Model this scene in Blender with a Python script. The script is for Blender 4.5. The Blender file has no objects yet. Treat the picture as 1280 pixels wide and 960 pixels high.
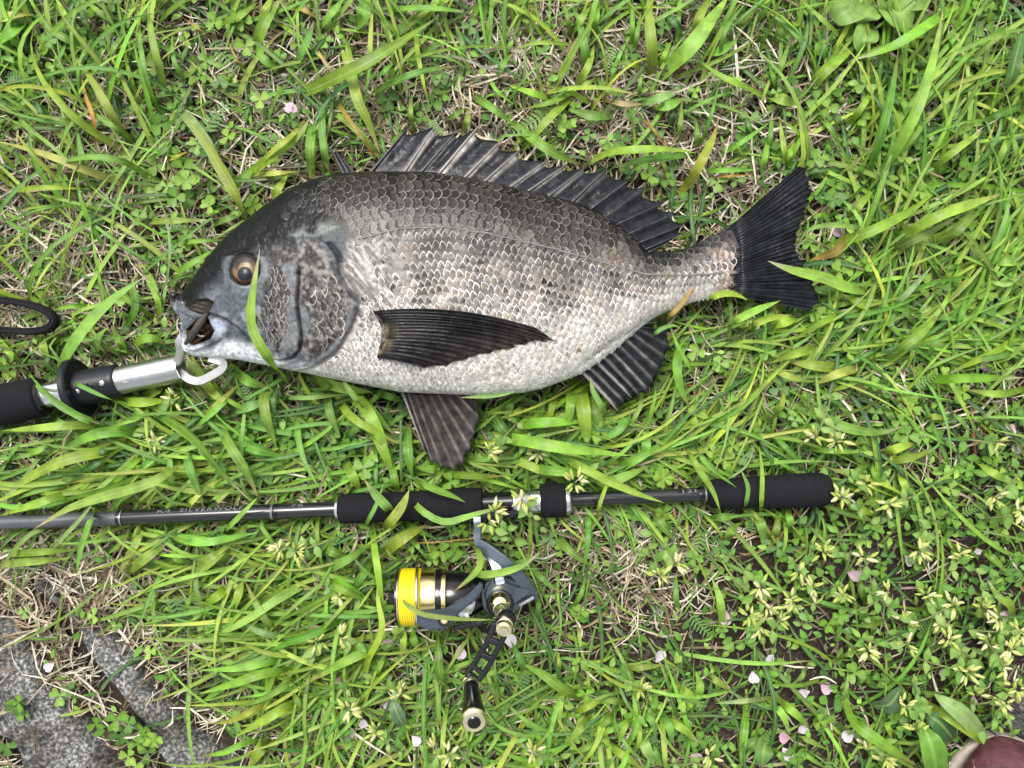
import bpy, bmesh, math, random
import numpy as np
from mathutils import Vector, Matrix

random.seed(7)
rng = np.random.default_rng(7)
SC = bpy.context.scene

# ------------------------------------------------------------------ camera, light, exposure
S = 0.62e-3          # metres per photo pixel on the ground
H = 0.60             # camera height above the ground
CX, CY = 640.0, 480.0
cam = bpy.data.cameras.new('camera')
cam.sensor_fit = 'HORIZONTAL'
cam.sensor_width = 36.0
cam.lens = 36.0 * H / (1280 * S)
cam.clip_start = 0.01
cam.clip_end = 400.0
cam_o = bpy.data.objects.new('camera', cam)
SC.collection.objects.link(cam_o)
cam_o.location = (0, 0, H)
SC.camera = cam_o

SUN_EL, SUN_AZ = math.radians(62), math.radians(-25)     # azimuth measured from +Y towards +X
w = bpy.data.worlds.new('World')
SC.world = w
w.use_nodes = True
nt = w.node_tree
nt.nodes.clear()
sky = nt.nodes.new('ShaderNodeTexSky')
sky.sky_type = 'NISHITA'
sky.sun_disc = False
sky.sun_elevation = SUN_EL
sky.sun_rotation = SUN_AZ
sky.dust_density = 4.0
sky.air_density = 1.0
hsv = nt.nodes.new('ShaderNodeHueSaturation')             # overcast: the cloud layer takes most of the blue out
hsv.inputs['Saturation'].default_value = 0.18
bg = nt.nodes.new('ShaderNodeBackground')
bg.inputs['Strength'].default_value = 0.13
out = nt.nodes.new('ShaderNodeOutputWorld')
nt.links.new(sky.outputs[0], hsv.inputs['Color'])
nt.links.new(hsv.outputs[0], bg.inputs['Color'])
nt.links.new(bg.outputs[0], out.inputs['Surface'])

sl = bpy.data.lights.new('sun', 'SUN')
sl.energy = 1.5
sl.angle = math.radians(26)
sl.color = (1.0, 0.96, 0.90)
so = bpy.data.objects.new('sun', sl)
SC.collection.objects.link(so)
dirv = Vector((math.sin(SUN_AZ) * math.cos(SUN_EL), math.cos(SUN_AZ) * math.cos(SUN_EL), math.sin(SUN_EL)))
so.rotation_euler = dirv.to_track_quat('Z', 'Y').to_euler()
so.location = (0, 0, 2)

SC.view_settings.view_transform = 'Standard'
SC.view_settings.look = 'None'
SC.view_settings.gamma = 1.0
SC.view_settings.use_curve_mapping = False
SC.view_settings.exposure = 1.08

# ------------------------------------------------------------------ helpers
def P(px, py, z=0.0):
    k = S * (H - z) / H
    return ((px - CX) * k, (CY - py) * k, z)

def unproj(pts, z):
    pts = np.asarray(pts, float)
    z = np.asarray(z, float)
    k = S * (H - z) / H
    return np.stack([(pts[..., 0] - CX) * k, (CY - pts[..., 1]) * k, z + 0 * k], -1)

def proj(v):
    k = S * (H - v[..., 2]) / H
    return np.stack([CX + v[..., 0] / k, CY - v[..., 1] / k], -1)

def kpx(z):
    return S * (H - z) / H

COL = SC.collection
def link(o, parent=None):
    COL.objects.link(o)
    if parent is not None:
        o.parent = parent
    return o

def mesh_data(name, verts, faces, mat, cols=None, smooth=True):
    me = bpy.data.meshes.new(name)
    verts = np.asarray(verts, np.float32)
    if isinstance(faces, np.ndarray) or (len(faces) and all(len(f) == len(faces[0]) for f in faces)):
        f = np.asarray(faces, np.int32)
        nf, m = f.shape
        me.vertices.add(len(verts))
        me.vertices.foreach_set('co', verts.ravel())
        me.loops.add(nf * m)
        me.loops.foreach_set('vertex_index', f.ravel())
        me.polygons.add(nf)
        me.polygons.foreach_set('loop_start', np.arange(0, nf * m, m, dtype=np.int32))
        me.update(calc_edges=True)
    else:
        me.from_pydata([tuple(map(float, v)) for v in verts], [], [tuple(int(i) for i in f) for f in faces])
        me.update()
    me.validate()
    if cols is not None:
        c = np.asarray(cols, np.float32)
        if c.ndim == 1:
            c = np.tile(c, (len(verts), 1))
        if c.shape[1] == 3:
            c = np.concatenate([c, np.full((len(c), 1), 0.25, np.float32)], 1)
        a = me.color_attributes.new('Col', 'FLOAT_COLOR', 'POINT')
        a.data.foreach_set('color', c.ravel())
    if smooth:
        me.polygons.foreach_set('use_smooth', np.ones(len(me.polygons), bool))
    if mat is not None:
        me.materials.append(mat)
    return me

def add(name, verts, faces, mat, parent=None, cols=None, smooth=True, origin=None):
    verts = np.asarray(verts, float)
    if origin is None and parent is None:
        origin = verts.mean(0)
    if origin is not None:
        verts = verts - np.asarray(origin)
    o = bpy.data.objects.new(name, mesh_data(name, verts, faces, mat, cols, smooth))
    link(o, parent)
    if origin is not None:
        o.location = tuple(origin)
    return o

def thing(name, label, cat, loc, group=None):
    o = bpy.data.objects.new(name, None)
    o.empty_display_size = 0.01
    link(o)
    o.location = loc
    tag(o, label, cat, group)
    return o

def tag(o, label, cat, group=None):
    o['label'] = label
    o['category'] = cat
    if group:
        o['group'] = group
    return o

def struct(o):
    o['kind'] = 'structure'
    return o

def stuff(o, label=None, cat=None):
    o['kind'] = 'stuff'
    if label:
        o['label'] = label
        o['category'] = cat
    return o

def child(name, verts, faces, mat, parent, cols=None, smooth=True):
    """mesh given in world coordinates, stored relative to its top-level root"""
    off = np.zeros(3)
    p = parent
    while p is not None:
        off += np.array(p.location)
        p = p.parent
    return add(name, np.asarray(verts, float) - off, faces, mat, parent, cols, smooth)

# value noise ------------------------------------------------------
class Noise:
    def __init__(self, seed, n=256):
        self.g = np.random.default_rng(seed).random((n, n)); self.n = n
    def __call__(self, x, y):
        x = np.asarray(x, float); y = np.asarray(y, float)
        xi = np.floor(x).astype(int); yi = np.floor(y).astype(int)
        fx = x - xi; fy = y - yi
        fx = fx * fx * (3 - 2 * fx); fy = fy * fy * (3 - 2 * fy)
        g, n = self.g, self.n
        a = g[xi % n, yi % n]; b = g[(xi + 1) % n, yi % n]
        c = g[xi % n, (yi + 1) % n]; d = g[(xi + 1) % n, (yi + 1) % n]
        return (a * (1 - fx) + b * fx) * (1 - fy) + (c * (1 - fx) + d * fx) * fy
    def fbm(self, x, y, o=4):
        t = 0; a = 0.5; s = 0
        for i in range(o):
            t = t + a * self(x * 2 ** i + 17 * i, y * 2 ** i + 31 * i); s += a; a *= 0.5
        return t / s
NZ = Noise(3)

def sstep(a, b, x):
    t = np.clip((x - a) / (b - a), 0, 1)
    return t * t * (3 - 2 * t)

def catmull(pts, n):
    pts = np.asarray(pts, float)
    if len(pts) == 2:
        t = np.linspace(0, 1, n)[:, None]
        return pts[0] * (1 - t) + pts[1] * t
    d = np.concatenate([[0], np.cumsum(np.linalg.norm(np.diff(pts, axis=0), axis=1))])
    e = np.vstack([2 * pts[0] - pts[1], pts, 2 * pts[-1] - pts[-2]])
    o = []
    for t in np.linspace(0, d[-1], n):
        i = min(max(np.searchsorted(d, t, 'right') - 1, 0), len(pts) - 2)
        u = (t - d[i]) / max(d[i + 1] - d[i], 1e-9)
        p0, p1, p2, p3 = e[i], e[i + 1], e[i + 2], e[i + 3]
        o.append(0.5 * ((2 * p1) + (p2 - p0) * u + (2 * p0 - 5 * p1 + 4 * p2 - p3) * u * u + (3 * p1 - p0 - 3 * p2 + p3) * u ** 3))
    return np.array(o)

# masks on a padded pixel grid -------------------------------------
PADX, PADY = 400, 400
def in_poly(poly, X, Y):
    poly = np.asarray(poly, float)
    r = np.zeros(X.shape, bool)
    j = len(poly) - 1
    for i in range(len(poly)):
        xi, yi = poly[i]; xj, yj = poly[j]
        c = (yi > Y) != (yj > Y)
        with np.errstate(divide='ignore', invalid='ignore'):
            r ^= c & (X < (xj - xi) * (Y - yi) / (yj - yi + 1e-12) + xi)
        j = i
    return r
GX, GY = np.meshgrid(np.arange(-PADX, 1280 + PADX, 2.0), np.arange(-PADY, 960 + PADY, 2.0))
def raster(polys, grow=0):
    m = np.zeros(GX.shape, bool)
    for p in polys:
        m |= in_poly(p, GX, GY)
    for _ in range(int(grow / 2)):
        n = m.copy()
        n[1:] |= m[:-1]; n[:-1] |= m[1:]; n[:, 1:] |= m[:, :-1]; n[:, :-1] |= m[:, 1:]
        m = n
    return m
def look(mask, px):
    i = np.clip(((px[..., 1] + PADY) / 2).astype(int), 0, mask.shape[0] - 1)
    j = np.clip(((px[..., 0] + PADX) / 2).astype(int), 0, mask.shape[1] - 1)
    return mask[i, j]

# ------------------------------------------------------------------ materials
def new_mat(name):
    m = bpy.data.materials.new(name)
    m.use_nodes = True
    t = m.node_tree
    b = t.nodes['Principled BSDF']
    return m, t, b

def N(t, typ, **kw):
    n = t.nodes.new(typ)
    for k, v in kw.items():
        if k in n.inputs.keys():
            n.inputs[k].default_value = v
        else:
            setattr(n, k, v)
    return n

def simple(name, col, rough=0.5, metal=0.0, bump=0.0, bscale=800, var=0.0, coat=0.0, spec=0.5, vscale=200):
    m, t, b = new_mat(name)
    b.inputs['Base Color'].default_value = (*col, 1)
    b.inputs['Roughness'].default_value = rough
    b.inputs['Metallic'].default_value = metal
    b.inputs['Coat Weight'].default_value = coat
    b.inputs['Specular IOR Level'].default_value = spec
    tc = N(t, 'ShaderNodeTexCoord')
    if bump:
        n = N(t, 'ShaderNodeTexNoise', Scale=bscale, Detail=3.0)
        bp = N(t, 'ShaderNodeBump', Strength=bump, Distance=0.0006)
        t.links.new(tc.outputs['Object'], n.inputs['Vector'])
        t.links.new(n.outputs['Fac'], bp.inputs['Height'])
        t.links.new(bp.outputs[0], b.inputs['Normal'])
    n2 = N(t, 'ShaderNodeTexNoise', Scale=vscale, Detail=4.0)
    t.links.new(tc.outputs['Object'], n2.inputs['Vector'])
    if var:
        mr = N(t, 'ShaderNodeMapRange')
        mr.inputs['From Min'].default_value = 0.3
        mr.inputs['From Max'].default_value = 0.7
        mr.inputs['To Min'].default_value = 1 - var
        mr.inputs['To Max'].default_value = 1 + var
        mx = N(t, 'ShaderNodeMix', data_type='RGBA', blend_type='MULTIPLY')
        mx.inputs['Factor'].default_value = 1
        mx.inputs['A'].default_value = (*col, 1)
        t.links.new(n2.outputs['Fac'], mr.inputs['Value'])
        t.links.new(mr.outputs[0], mx.inputs[7])
        mx.inputs[6].default_value = (*col, 1)
        t.links.new(mx.outputs[2], b.inputs['Base Color'])
    mr2 = N(t, 'ShaderNodeMapRange')
    mr2.inputs['To Min'].default_value = rough * 0.8
    mr2.inputs['To Max'].default_value = min(1, rough * 1.25)
    t.links.new(n2.outputs['Fac'], mr2.inputs['Value'])
    t.links.new(mr2.outputs[0], b.inputs['Roughness'])
    return m

def attr_mat(name, rough, spec=0.5, trans=0.0, coat=0.0, coat_rough=0.1, rib=False, noise=0.0, nscale=300, bump=0.0, bscale=900, rvar=0.25, sheen=0.0):
    """colour comes from the mesh's own Col attribute (pigment, on the fish also some painted sheen and shade), alpha runs across a blade"""
    m, t, b = new_mat(name)
    at = N(t, 'ShaderNodeAttribute', attribute_name='Col')
    tc = N(t, 'ShaderNodeTexCoord')
    geo = N(t, 'ShaderNodeNewGeometry')
    colr = at.outputs['Color']
    n = N(t, 'ShaderNodeTexNoise', Scale=nscale, Detail=4.0)
    t.links.new(geo.outputs['Position'], n.inputs['Vector'])
    if noise:
        mr = N(t, 'ShaderNodeMapRange')
        mr.inputs['From Min'].default_value = 0.3
        mr.inputs['From Max'].default_value = 0.7
        mr.inputs['To Min'].default_value = 1 - noise
        mr.inputs['To Max'].default_value = 1 + noise
        t.links.new(n.outputs['Fac'], mr.inputs['Value'])
        mx = N(t, 'ShaderNodeMix', data_type='RGBA', blend_type='MULTIPLY')
        mx.inputs[0].default_value = 1
        t.links.new(colr, mx.inputs[6])
        t.links.new(mr.outputs[0], mx.inputs[7])
        colr = mx.outputs[2]
    hgt = None
    if rib:
        # pale midrib and fine parallel veins
        s1 = N(t, 'ShaderNodeMath', operation='SUBTRACT'); s1.inputs[1].default_value = 0.5
        t.links.new(at.outputs['Alpha'], s1.inputs[0])
        ab = N(t, 'ShaderNodeMath', operation='ABSOLUTE'); t.links.new(s1.outputs[0], ab.inputs[0])
        mr = N(t, 'ShaderNodeMapRange')
        mr.inputs['From Min'].default_value = 0.03
        mr.inputs['From Max'].default_value = 0.10
        mr.inputs['To Min'].default_value = 0.45
        mr.inputs['To Max'].default_value = 0.0
        t.links.new(ab.outputs[0], mr.inputs['Value'])
        mx = N(t, 'ShaderNodeMix', data_type='RGBA', blend_type='MIX')
        t.links.new(mr.outputs[0], mx.inputs[0])
        t.links.new(colr, mx.inputs[6])
        mx.inputs[7].default_value = (0.30, 0.42, 0.12, 1)
        colr = mx.outputs[2]
        si = N(t, 'ShaderNodeMath', operation='MULTIPLY'); si.inputs[1].default_value = 60
        t.links.new(at.outputs['Alpha'], si.inputs[0])
        sn = N(t, 'ShaderNodeMath', operation='SINE'); t.links.new(si.outputs[0], sn.inputs[0])
        hgt = sn.outputs[0]
        bp = N(t, 'ShaderNodeBump', Strength=0.25, Distance=0.0002)
        t.links.new(hgt, bp.inputs['Height'])
        t.links.new(bp.outputs[0], b.inputs['Normal'])
    if bump:
        n3 = N(t, 'ShaderNodeTexNoise', Scale=bscale, Detail=3.0)
        t.links.new(geo.outputs['Position'], n3.inputs['Vector'])
        bp = N(t, 'ShaderNodeBump', Strength=bump, Distance=0.0005)
        t.links.new(n3.outputs['Fac'], bp.inputs['Height'])
        t.links.new(bp.outputs[0], b.inputs['Normal'])
    t.links.new(colr, b.inputs['Base Color'])
    mr2 = N(t, 'ShaderNodeMapRange')
    mr2.inputs['From Min'].default_value = 0.3
    mr2.inputs['From Max'].default_value = 0.7
    mr2.inputs['To Min'].default_value = rough * (1 - rvar)
    mr2.inputs['To Max'].default_value = min(1, rough * (1 + rvar))
    t.links.new(n.outputs['Fac'], mr2.inputs['Value'])
    t.links.new(mr2.outputs[0], b.inputs['Roughness'])
    b.inputs['Specular IOR Level'].default_value = spec
    b.inputs['Coat Weight'].default_value = coat
    b.inputs['Coat Roughness'].default_value = coat_rough
    if trans:
        tr = N(t, 'ShaderNodeBsdfTranslucent')
        t.links.new(colr, tr.inputs['Color'])
        ms = N(t, 'ShaderNodeMixShader')
        ms.inputs[0].default_value = trans
        t.links.new(b.outputs[0], ms.inputs[1])
        t.links.new(tr.outputs[0], ms.inputs[2])
        t.links.new(ms.outputs[0], t.nodes['Material Output'].inputs['Surface'])
    return m

M = {}
M['grass'] = attr_mat('grass_blade', 0.45, spec=0.5, trans=0.32, rib=True, noise=0.30, nscale=95)
M['leaf'] = attr_mat('leaf', 0.5, spec=0.4, trans=0.28, noise=0.2, nscale=220)
M['straw'] = attr_mat('dry_straw', 0.75, spec=0.25, trans=0.1, noise=0.3, nscale=300)
M['bud'] = attr_mat('bud', 0.55, spec=0.3, trans=0.25, noise=0.2, nscale=500)
M['petal'] = attr_mat('petal', 0.6, spec=0.3, trans=0.3, noise=0.08, nscale=250)
# ------------------------------------------------------------------ ground
def axis(d, step, far):
    a = list(np.arange(0, d + 1e-9, step))
    s = step
    while a[-1] < far:
        s *= 1.35
        a.append(a[-1] + s)
    a = np.array(a)
    return np.concatenate([-a[:0:-1], a])
ax, ay = axis(0.62, 0.005, 120), axis(0.48, 0.005, 120)
XX, YY = np.meshgrid(ax, ay)
def ground_z(x, y):
    return (NZ.fbm(x * 38 + 50, y * 38 + 50, 4) - 0.5) * 0.010 + (NZ(x * 9 + 9, y * 9 + 3) - 0.5) * 0.006
GZ = ground_z(XX, YY)
ny, nx = XX.shape
idx = np.arange(ny * nx).reshape(ny, nx)
fq = np.stack([idx[:-1, :-1], idx[:-1, 1:], idx[1:, 1:], idx[1:, :-1]], -1).reshape(-1, 4)
m, t, b = new_mat('soil')
geo = N(t, 'ShaderNodeNewGeometry')
n1 = N(t, 'ShaderNodeTexNoise', Scale=60.0, Detail=8.0, Roughness=0.7)
n2 = N(t, 'ShaderNodeTexNoise', Scale=420.0, Detail=5.0, Roughness=0.7)
n0 = N(t, 'ShaderNodeTexNoise', Scale=7.0, Detail=3.0)
for n in (n0, n1, n2):
    t.links.new(geo.outputs['Position'], n.inputs['Vector'])
cr = N(t, 'ShaderNodeValToRGB')
cr.color_ramp.elements[0].position = 0.36; cr.color_ramp.elements[0].color = (0.009, 0.006, 0.004, 1)
cr.color_ramp.elements[1].position = 0.66; cr.color_ramp.elements[1].color = (0.12, 0.084, 0.058, 1)
e = cr.color_ramp.elements.new(0.52); e.color = (0.035, 0.023, 0.016, 1)
mx = N(t, 'ShaderNodeMix', data_type='RGBA', blend_type='MIX'); mx.inputs[0].default_value = 0.5
t.links.new(n1.outputs['Fac'], mx.inputs[6]); t.links.new(n2.outputs['Fac'], mx.inputs[7])
t.links.new(mx.outputs[2], cr.inputs['Fac'])
# far from the spot the sward closes over: plain green and straw patches
sep = N(t, 'ShaderNodeVectorMath', operation='LENGTH'); t.links.new(geo.outputs['Position'], sep.inputs[0])
mr = N(t, 'ShaderNodeMapRange'); mr.inputs['From Min'].default_value = 0.75; mr.inputs['From Max'].default_value = 1.1
t.links.new(sep.outputs['Value'], mr.inputs['Value'])
cg = N(t, 'ShaderNodeValToRGB')
cg.color_ramp.elements[0].position = 0.35; cg.color_ramp.elements[0].color = (0.03, 0.06, 0.012, 1)
cg.color_ramp.elements[1].position = 0.68; cg.color_ramp.elements[1].color = (0.14, 0.16, 0.05, 1)
t.links.new(n1.outputs['Fac'], cg.inputs['Fac'])
mg = N(t, 'ShaderNodeMix', data_type='RGBA'); t.links.new(mr.outputs[0], mg.inputs[0])
t.links.new(cr.outputs[0], mg.inputs[6]); t.links.new(cg.outputs[0], mg.inputs[7])
t.links.new(mg.outputs[2], b.inputs['Base Color'])
b.inputs['Roughness'].default_value = 0.95
bp = N(t, 'ShaderNodeBump', Strength=1.0, Distance=0.006)
t.links.new(mx.outputs[2], bp.inputs['Height']); t.links.new(bp.outputs[0], b.inputs['Normal'])
M['soil'] = m
g = add('ground', np.stack([XX, YY, GZ], -1).reshape(-1, 3), fq, M['soil'], origin=(0, 0, 0))
struct(g)

# ------------------------------------------------------------------ concrete slabs (weathered kerb pieces, bottom left)
m, t, b = new_mat('weathered_concrete')
geo = N(t, 'ShaderNodeNewGeometry')
n1 = N(t, 'ShaderNodeTexNoise', Scale=380.0, Detail=4.0, Roughness=0.65)
n2 = N(t, 'ShaderNodeTexNoise', Scale=28.0, Detail=5.0, Roughness=0.6)
n3 = N(t, 'ShaderNodeTexVoronoi', Scale=420.0)
for n in (n1, n2, n3):
    t.links.new(geo.outputs['Position'], n.inputs['Vector'])
cr = N(t, 'ShaderNodeValToRGB')
cr.color_ramp.elements[0].position = 0.36; cr.color_ramp.elements[0].color = (0.03, 0.03, 0.029, 1)
cr.color_ramp.elements[1].position = 0.66; cr.color_ramp.elements[1].color = (0.42, 0.42, 0.405, 1)
e = cr.color_ramp.elements.new(0.5); e.color = (0.12, 0.12, 0.116, 1)
t.links.new(n1.outputs['Fac'], cr.inputs['Fac'])
cr2 = N(t, 'ShaderNodeValToRGB')
cr2.color_ramp.elements[0].position = 0.38; cr2.color_ramp.elements[0].color = (0.38, 0.36, 0.32, 1)
cr2.color_ramp.elements[1].position = 0.6; cr2.color_ramp.elements[1].color = (1.0, 1.0, 1.0, 1)
t.links.new(n2.outputs['Fac'], cr2.inputs['Fac'])
mx = N(t, 'ShaderNodeMix', data_type='RGBA', blend_type='MULTIPLY'); mx.inputs[0].default_value = 1
t.links.new(cr.outputs[0], mx.inputs[6]); t.links.new(cr2.outputs[0], mx.inputs[7])
t.links.new(mx.outputs[2], b.inputs['Base Color'])
b.inputs['Roughness'].default_value = 0.9
bp = N(t, 'ShaderNodeBump', Strength=0.8, Distance=0.0015)
t.links.new(n1.outputs['Fac'], bp.inputs['Height']); t.links.new(bp.outputs[0], b.inputs['Normal'])
M['concrete'] = m

def poly_dist(poly, X, Y):
    """distance to polygon outline"""
    poly = np.asarray(poly, float)
    d = np.full(X.shape, 1e9)
    for i in range(len(poly)):
        a, c = poly[i - 1], poly[i]
        v = c - a
        tt = np.clip(((X - a[0]) * v[0] + (Y - a[1]) * v[1]) / (v @ v + 1e-12), 0, 1)
        d = np.minimum(d, np.hypot(X - a[0] - tt * v[0], Y - a[1] - tt * v[1]))
    return d

def slab(name, poly, ztop, step=4):
    """height field over a traced outline with worn, rounded edges that dive into the soil"""
    poly = np.asarray(poly, float)
    x0, y0 = poly.min(0) - 12; x1, y1 = poly.max(0) + 12
    X, Y = np.meshgrid(np.arange(x0, x1, step), np.arange(y0, y1, step))
    wob = (NZ.fbm(X / 26, Y / 26, 3) - 0.5) * 9
    d = poly_dist(poly, X, Y) * np.where(in_poly(poly, X, Y), 1, -1) + wob
    e = sstep(-4, 14, d)
    Z = -0.012 + (ztop + 0.012) * e + (NZ.fbm(X / 30 + 5, Y / 30, 4) - 0.5) * 0.0022 * e - 0.0010 * NZ(X / 3.0, Y / 3.0) * e
    V = np.stack([(X - CX) * S, (CY - Y) * S, Z], -1)
    ny, nx = X.shape
    ii = np.arange(ny * nx).reshape(ny, nx)
    q = np.stack([ii[:-1, :-1], ii[1:, :-1], ii[1:, 1:], ii[:-1, 1:]], -1)
    keep = (d > -9)
    kq = keep[:-1, :-1] & keep[1:, :-1] & keep[1:, 1:] & keep[:-1, 1:]
    q = q[kq]
    used = np.unique(q)
    remap = np.full(ny * nx, -1); remap[used] = np.arange(len(used))
    return add(name, V.reshape(-1, 3)[used], remap[q], M['concrete'])
SLAB_A = [(-160, 700), (-60, 745), (5, 768), (32, 782), (52, 815), (66, 855), (95, 878), (120, 893), (150, 952), (200, 1060), (60, 1120), (40, 985), (18, 925), (-30, 905), (-170, 960)]
SLAB_B = [(60, 705), (98, 758), (128, 768), (165, 806), (206, 868), (250, 905), (305, 945), (370, 1020), (300, 1090), (225, 985), (176, 902), (142, 858), (116, 822), (86, 780), (40, 728)]
sA = slab('concrete_slab', SLAB_A, 0.012)
tag(sA, 'larger rough grey concrete slab, speckled white, with a worn rounded edge', 'slab')
sB = slab('concrete_slab', SLAB_B, 0.011)
tag(sB, 'narrow grey concrete slab strip half buried under dry straw', 'slab')
ST = [(1255, 868), (1290, 850), (1350, 870), (1360, 940), (1300, 935), (1266, 920)]
sC = slab('stone', ST, 0.014, 3)
tag(sC, 'pale speckled stone beside the maroon shoe', 'stone')

# ------------------------------------------------------------------ shoe toe (bottom right corner, runs out of the frame)
M['shoe'] = simple('maroon_leather', (0.075, 0.026, 0.032), 0.45, bump=0.8, bscale=420, var=0.5, vscale=110, spec=0.3)
M['welt'] = simple('shoe_welt', (0.30, 0.26, 0.22), 0.7, bump=0.3, var=0.15)
M['thread'] = simple('shoe_thread', (0.33, 0.2, 0.16), 0.7)
def build_shoe():
    c0 = np.array(P(1256, 927, 0.02))          # toe tip
    d = np.array([0.10, -1.0]); d /= np.linalg.norm(d)
    s = np.array([-d[1], d[0]])
    L, W = 0.285, 0.049
    root = thing('shoe', 'maroon leather shoe toe with pale welt pushed into the weeds', 'shoe', (c0[0] + d[0] * L / 2, c0[1] + d[1] * L / 2, 0.0))
    def loft(z0f, z1f, wf, n=56, mseg=32, top=True):
        V = []; F = []
        for i in range(n):
            u = (i / (n - 1)) ** 2.2
            half = W * wf(u)
            zt, zb = z1f(u), z0f(u)
            for j in range(mseg):
                a = 2 * math.pi * j / mseg
                ca, sa = math.cos(a), math.sin(a)
                lat = half * math.copysign(abs(ca) ** 0.8, ca)
                zz = (zt + zb) / 2 + (zt - zb) / 2 * math.copysign(abs(sa) ** (0.75 if top else 0.3), sa)
                V.append((c0[0] + d[0] * L * u + s[0] * lat, c0[1] + d[1] * L * u + s[1] * lat, zz))
        for i in range(n - 1):
            for j in range(mseg):
                F.append((i * mseg + j, i * mseg + (j + 1) % mseg, (i + 1) * mseg + (j + 1) % mseg, (i + 1) * mseg + j))
        return V, F
    toe = lambda u: (1 - (1 - min(u / 0.24, 1)) ** 2.4) ** 0.55 * (1 - 0.22 * sstep(0.3, 0.62, u) + 0.1 * sstep(0.7, 0.9, u)) * (1 - 0.9 * sstep(0.93, 1.0, u)) + 0.01
    V, F = loft(lambda u: 0.010, lambda u: 0.012 + 0.036 * (1 - (1 - min(u / 0.16, 1)) ** 2) ** 0.55 + 0.045 * sstep(0.3, 0.6, u), toe)
    child('upper', V, F, M['shoe'], root)
    V, F = loft(lambda u: 0.0, lambda u: 0.0105, lambda u: toe(u) * 0.985 + 0.004, top=False)
    child('sole', V, F, M['welt'], root)
    # toe-cap seam
    pts = []
    for j in range(15):
        a = math.pi * j / 14
        u = 0.10 + 0.05 * math.sin(a)
        half = W * toe(u) * math.cos(a) * 0.98
        zt = 0.012 + 0.036 * (1 - (1 - min(u / 0.16, 1)) ** 2) ** 0.55
        pts.append((c0[0] + d[0] * L * u + s[0] * half, c0[1] + d[1] * L * u + s[1] * half, (zt + 0.01) / 2 + (zt - 0.01) / 2 * math.sin(a) ** 0.75 + 0.0003))
    V, F = tube(pts, 0.0007, 6)
    child('seam', V, F, M['thread'], root)
    pts = []
    for j in range(15):
        a = math.pi * j / 14
        u = 0.035 + 0.05 * math.sin(a)
        half = W * toe(u) * math.cos(a) * 0.98
        zt = 0.012 + 0.036 * (1 - (1 - min(u / 0.16, 1)) ** 2) ** 0.55
        pts.append((c0[0] + d[0] * L * u + s[0] * half, c0[1] + d[1] * L * u + s[1] * half, (zt + 0.01) / 2 + (zt - 0.01) / 2 * math.sin(a) ** 0.75 + 0.0003))
    V, F = tube(pts, 0.0006, 6)
    child('seam', V, F, M['thread'], root)

def tube(pts, r, seg=8, caps=True):
    pts = np.asarray(pts, float)
    n = len(pts)
    r = np.broadcast_to(np.asarray(r, float), (n,))
    T = np.gradient(pts, axis=0)
    T /= np.linalg.norm(T, axis=1)[:, None] + 1e-12
    up = np.array([0, 0, 1.0]) if abs(T[0][2]) < 0.9 else np.array([1.0, 0, 0])
    V = []
    prev = None
    for i in range(n):
        a = np.cross(T[i], up) if prev is None else prev - T[i] * (prev @ T[i])
        a /= np.linalg.norm(a) + 1e-12
        bb = np.cross(T[i], a)
        prev = a
        for j in range(seg):
            th = 2 * math.pi * j / seg
            V.append(pts[i] + r[i] * (a * math.cos(th) + bb * math.sin(th)))
    F = []
    for i in range(n - 1):
        for j in range(seg):
            F.append((i * seg + j, i * seg + (j + 1) % seg, (i + 1) * seg + (j + 1) % seg, (i + 1) * seg + j))
    if caps:
        V.append(pts[0]); V.append(pts[-1])
        c0, c1 = len(V) - 2, len(V) - 1
        for j in range(seg):
            F.append((c0, (j + 1) % seg, j, j)[:3] + ())
            F.append((c1, (n - 1) * seg + j, (n - 1) * seg + (j + 1) % seg))
    return V, F
build_shoe()
# ------------------------------------------------------------------ the fish (black sea bream lying on its side)
M['fish_skin'] = attr_mat('fish_skin', 0.36, spec=0.14, noise=0.35, nscale=330, bump=0.4, bscale=600)
M['fish_scale'] = attr_mat('fish_scale', 0.28, spec=0.26, noise=0.42, nscale=380, bump=0.5, bscale=650)
M['fin'] = attr_mat('fin_membrane', 0.24, spec=0.15, noise=0.5, nscale=150, bump=0.8, bscale=240, rvar=0.6)
M['spine'] = attr_mat('fin_spine', 0.32, spec=0.5, noise=0.2, nscale=400)
M['eye'] = attr_mat('eye', 0.30, spec=0.25, coat=0.05, coat_rough=0.10, noise=0.25, nscale=500)

TOPL = np.array([(219, 374), (224, 370), (229, 366), (240, 351), (252, 336), (272, 310), (285, 296), (305, 280), (335, 257), (365, 237), (395, 225), (420, 219), (457, 216), (516, 216), (543, 217), (577, 222), (612, 229), (646, 236), (681, 245), (715, 252), (749, 264), (784, 290), (804, 309), (820, 316), (839, 316), (867, 307), (885, 297), (905, 288), (928, 284)], float)
BOTL = np.array([(219, 386), (223, 393), (228, 402), (231, 408), (233, 440), (242, 445), (267, 447), (300, 450), (330, 456), (355, 461), (380, 466), (417, 474), (455, 481), (500, 490), (540, 492), (571, 493), (600, 494), (624, 493), (653, 491), (676, 486), (702, 477), (725, 468), (750, 452), (775, 432), (797, 413), (815, 399), (830, 391), (863, 379), (889, 371), (910, 368), (928, 368)], float)
LATL = np.array([(425, 306), (440, 301), (502, 286), (560, 284), (612, 293), (680, 308), (749, 327), (808, 343), (867, 344), (925, 338)], float)
def ytop(x): return np.interp(x, TOPL[:, 0], TOPL[:, 1])
def ybot(x): return np.interp(x, BOTL[:, 0], BOTL[:, 1])
def smooth1(a, k):
    ker = np.hanning(k + 2)[1:-1]; ker /= ker.sum()
    p = np.concatenate([np.full(k, a[0]), a, np.full(k, a[-1])])
    return np.convolve(p, ker, 'same')[k:-k]

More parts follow.
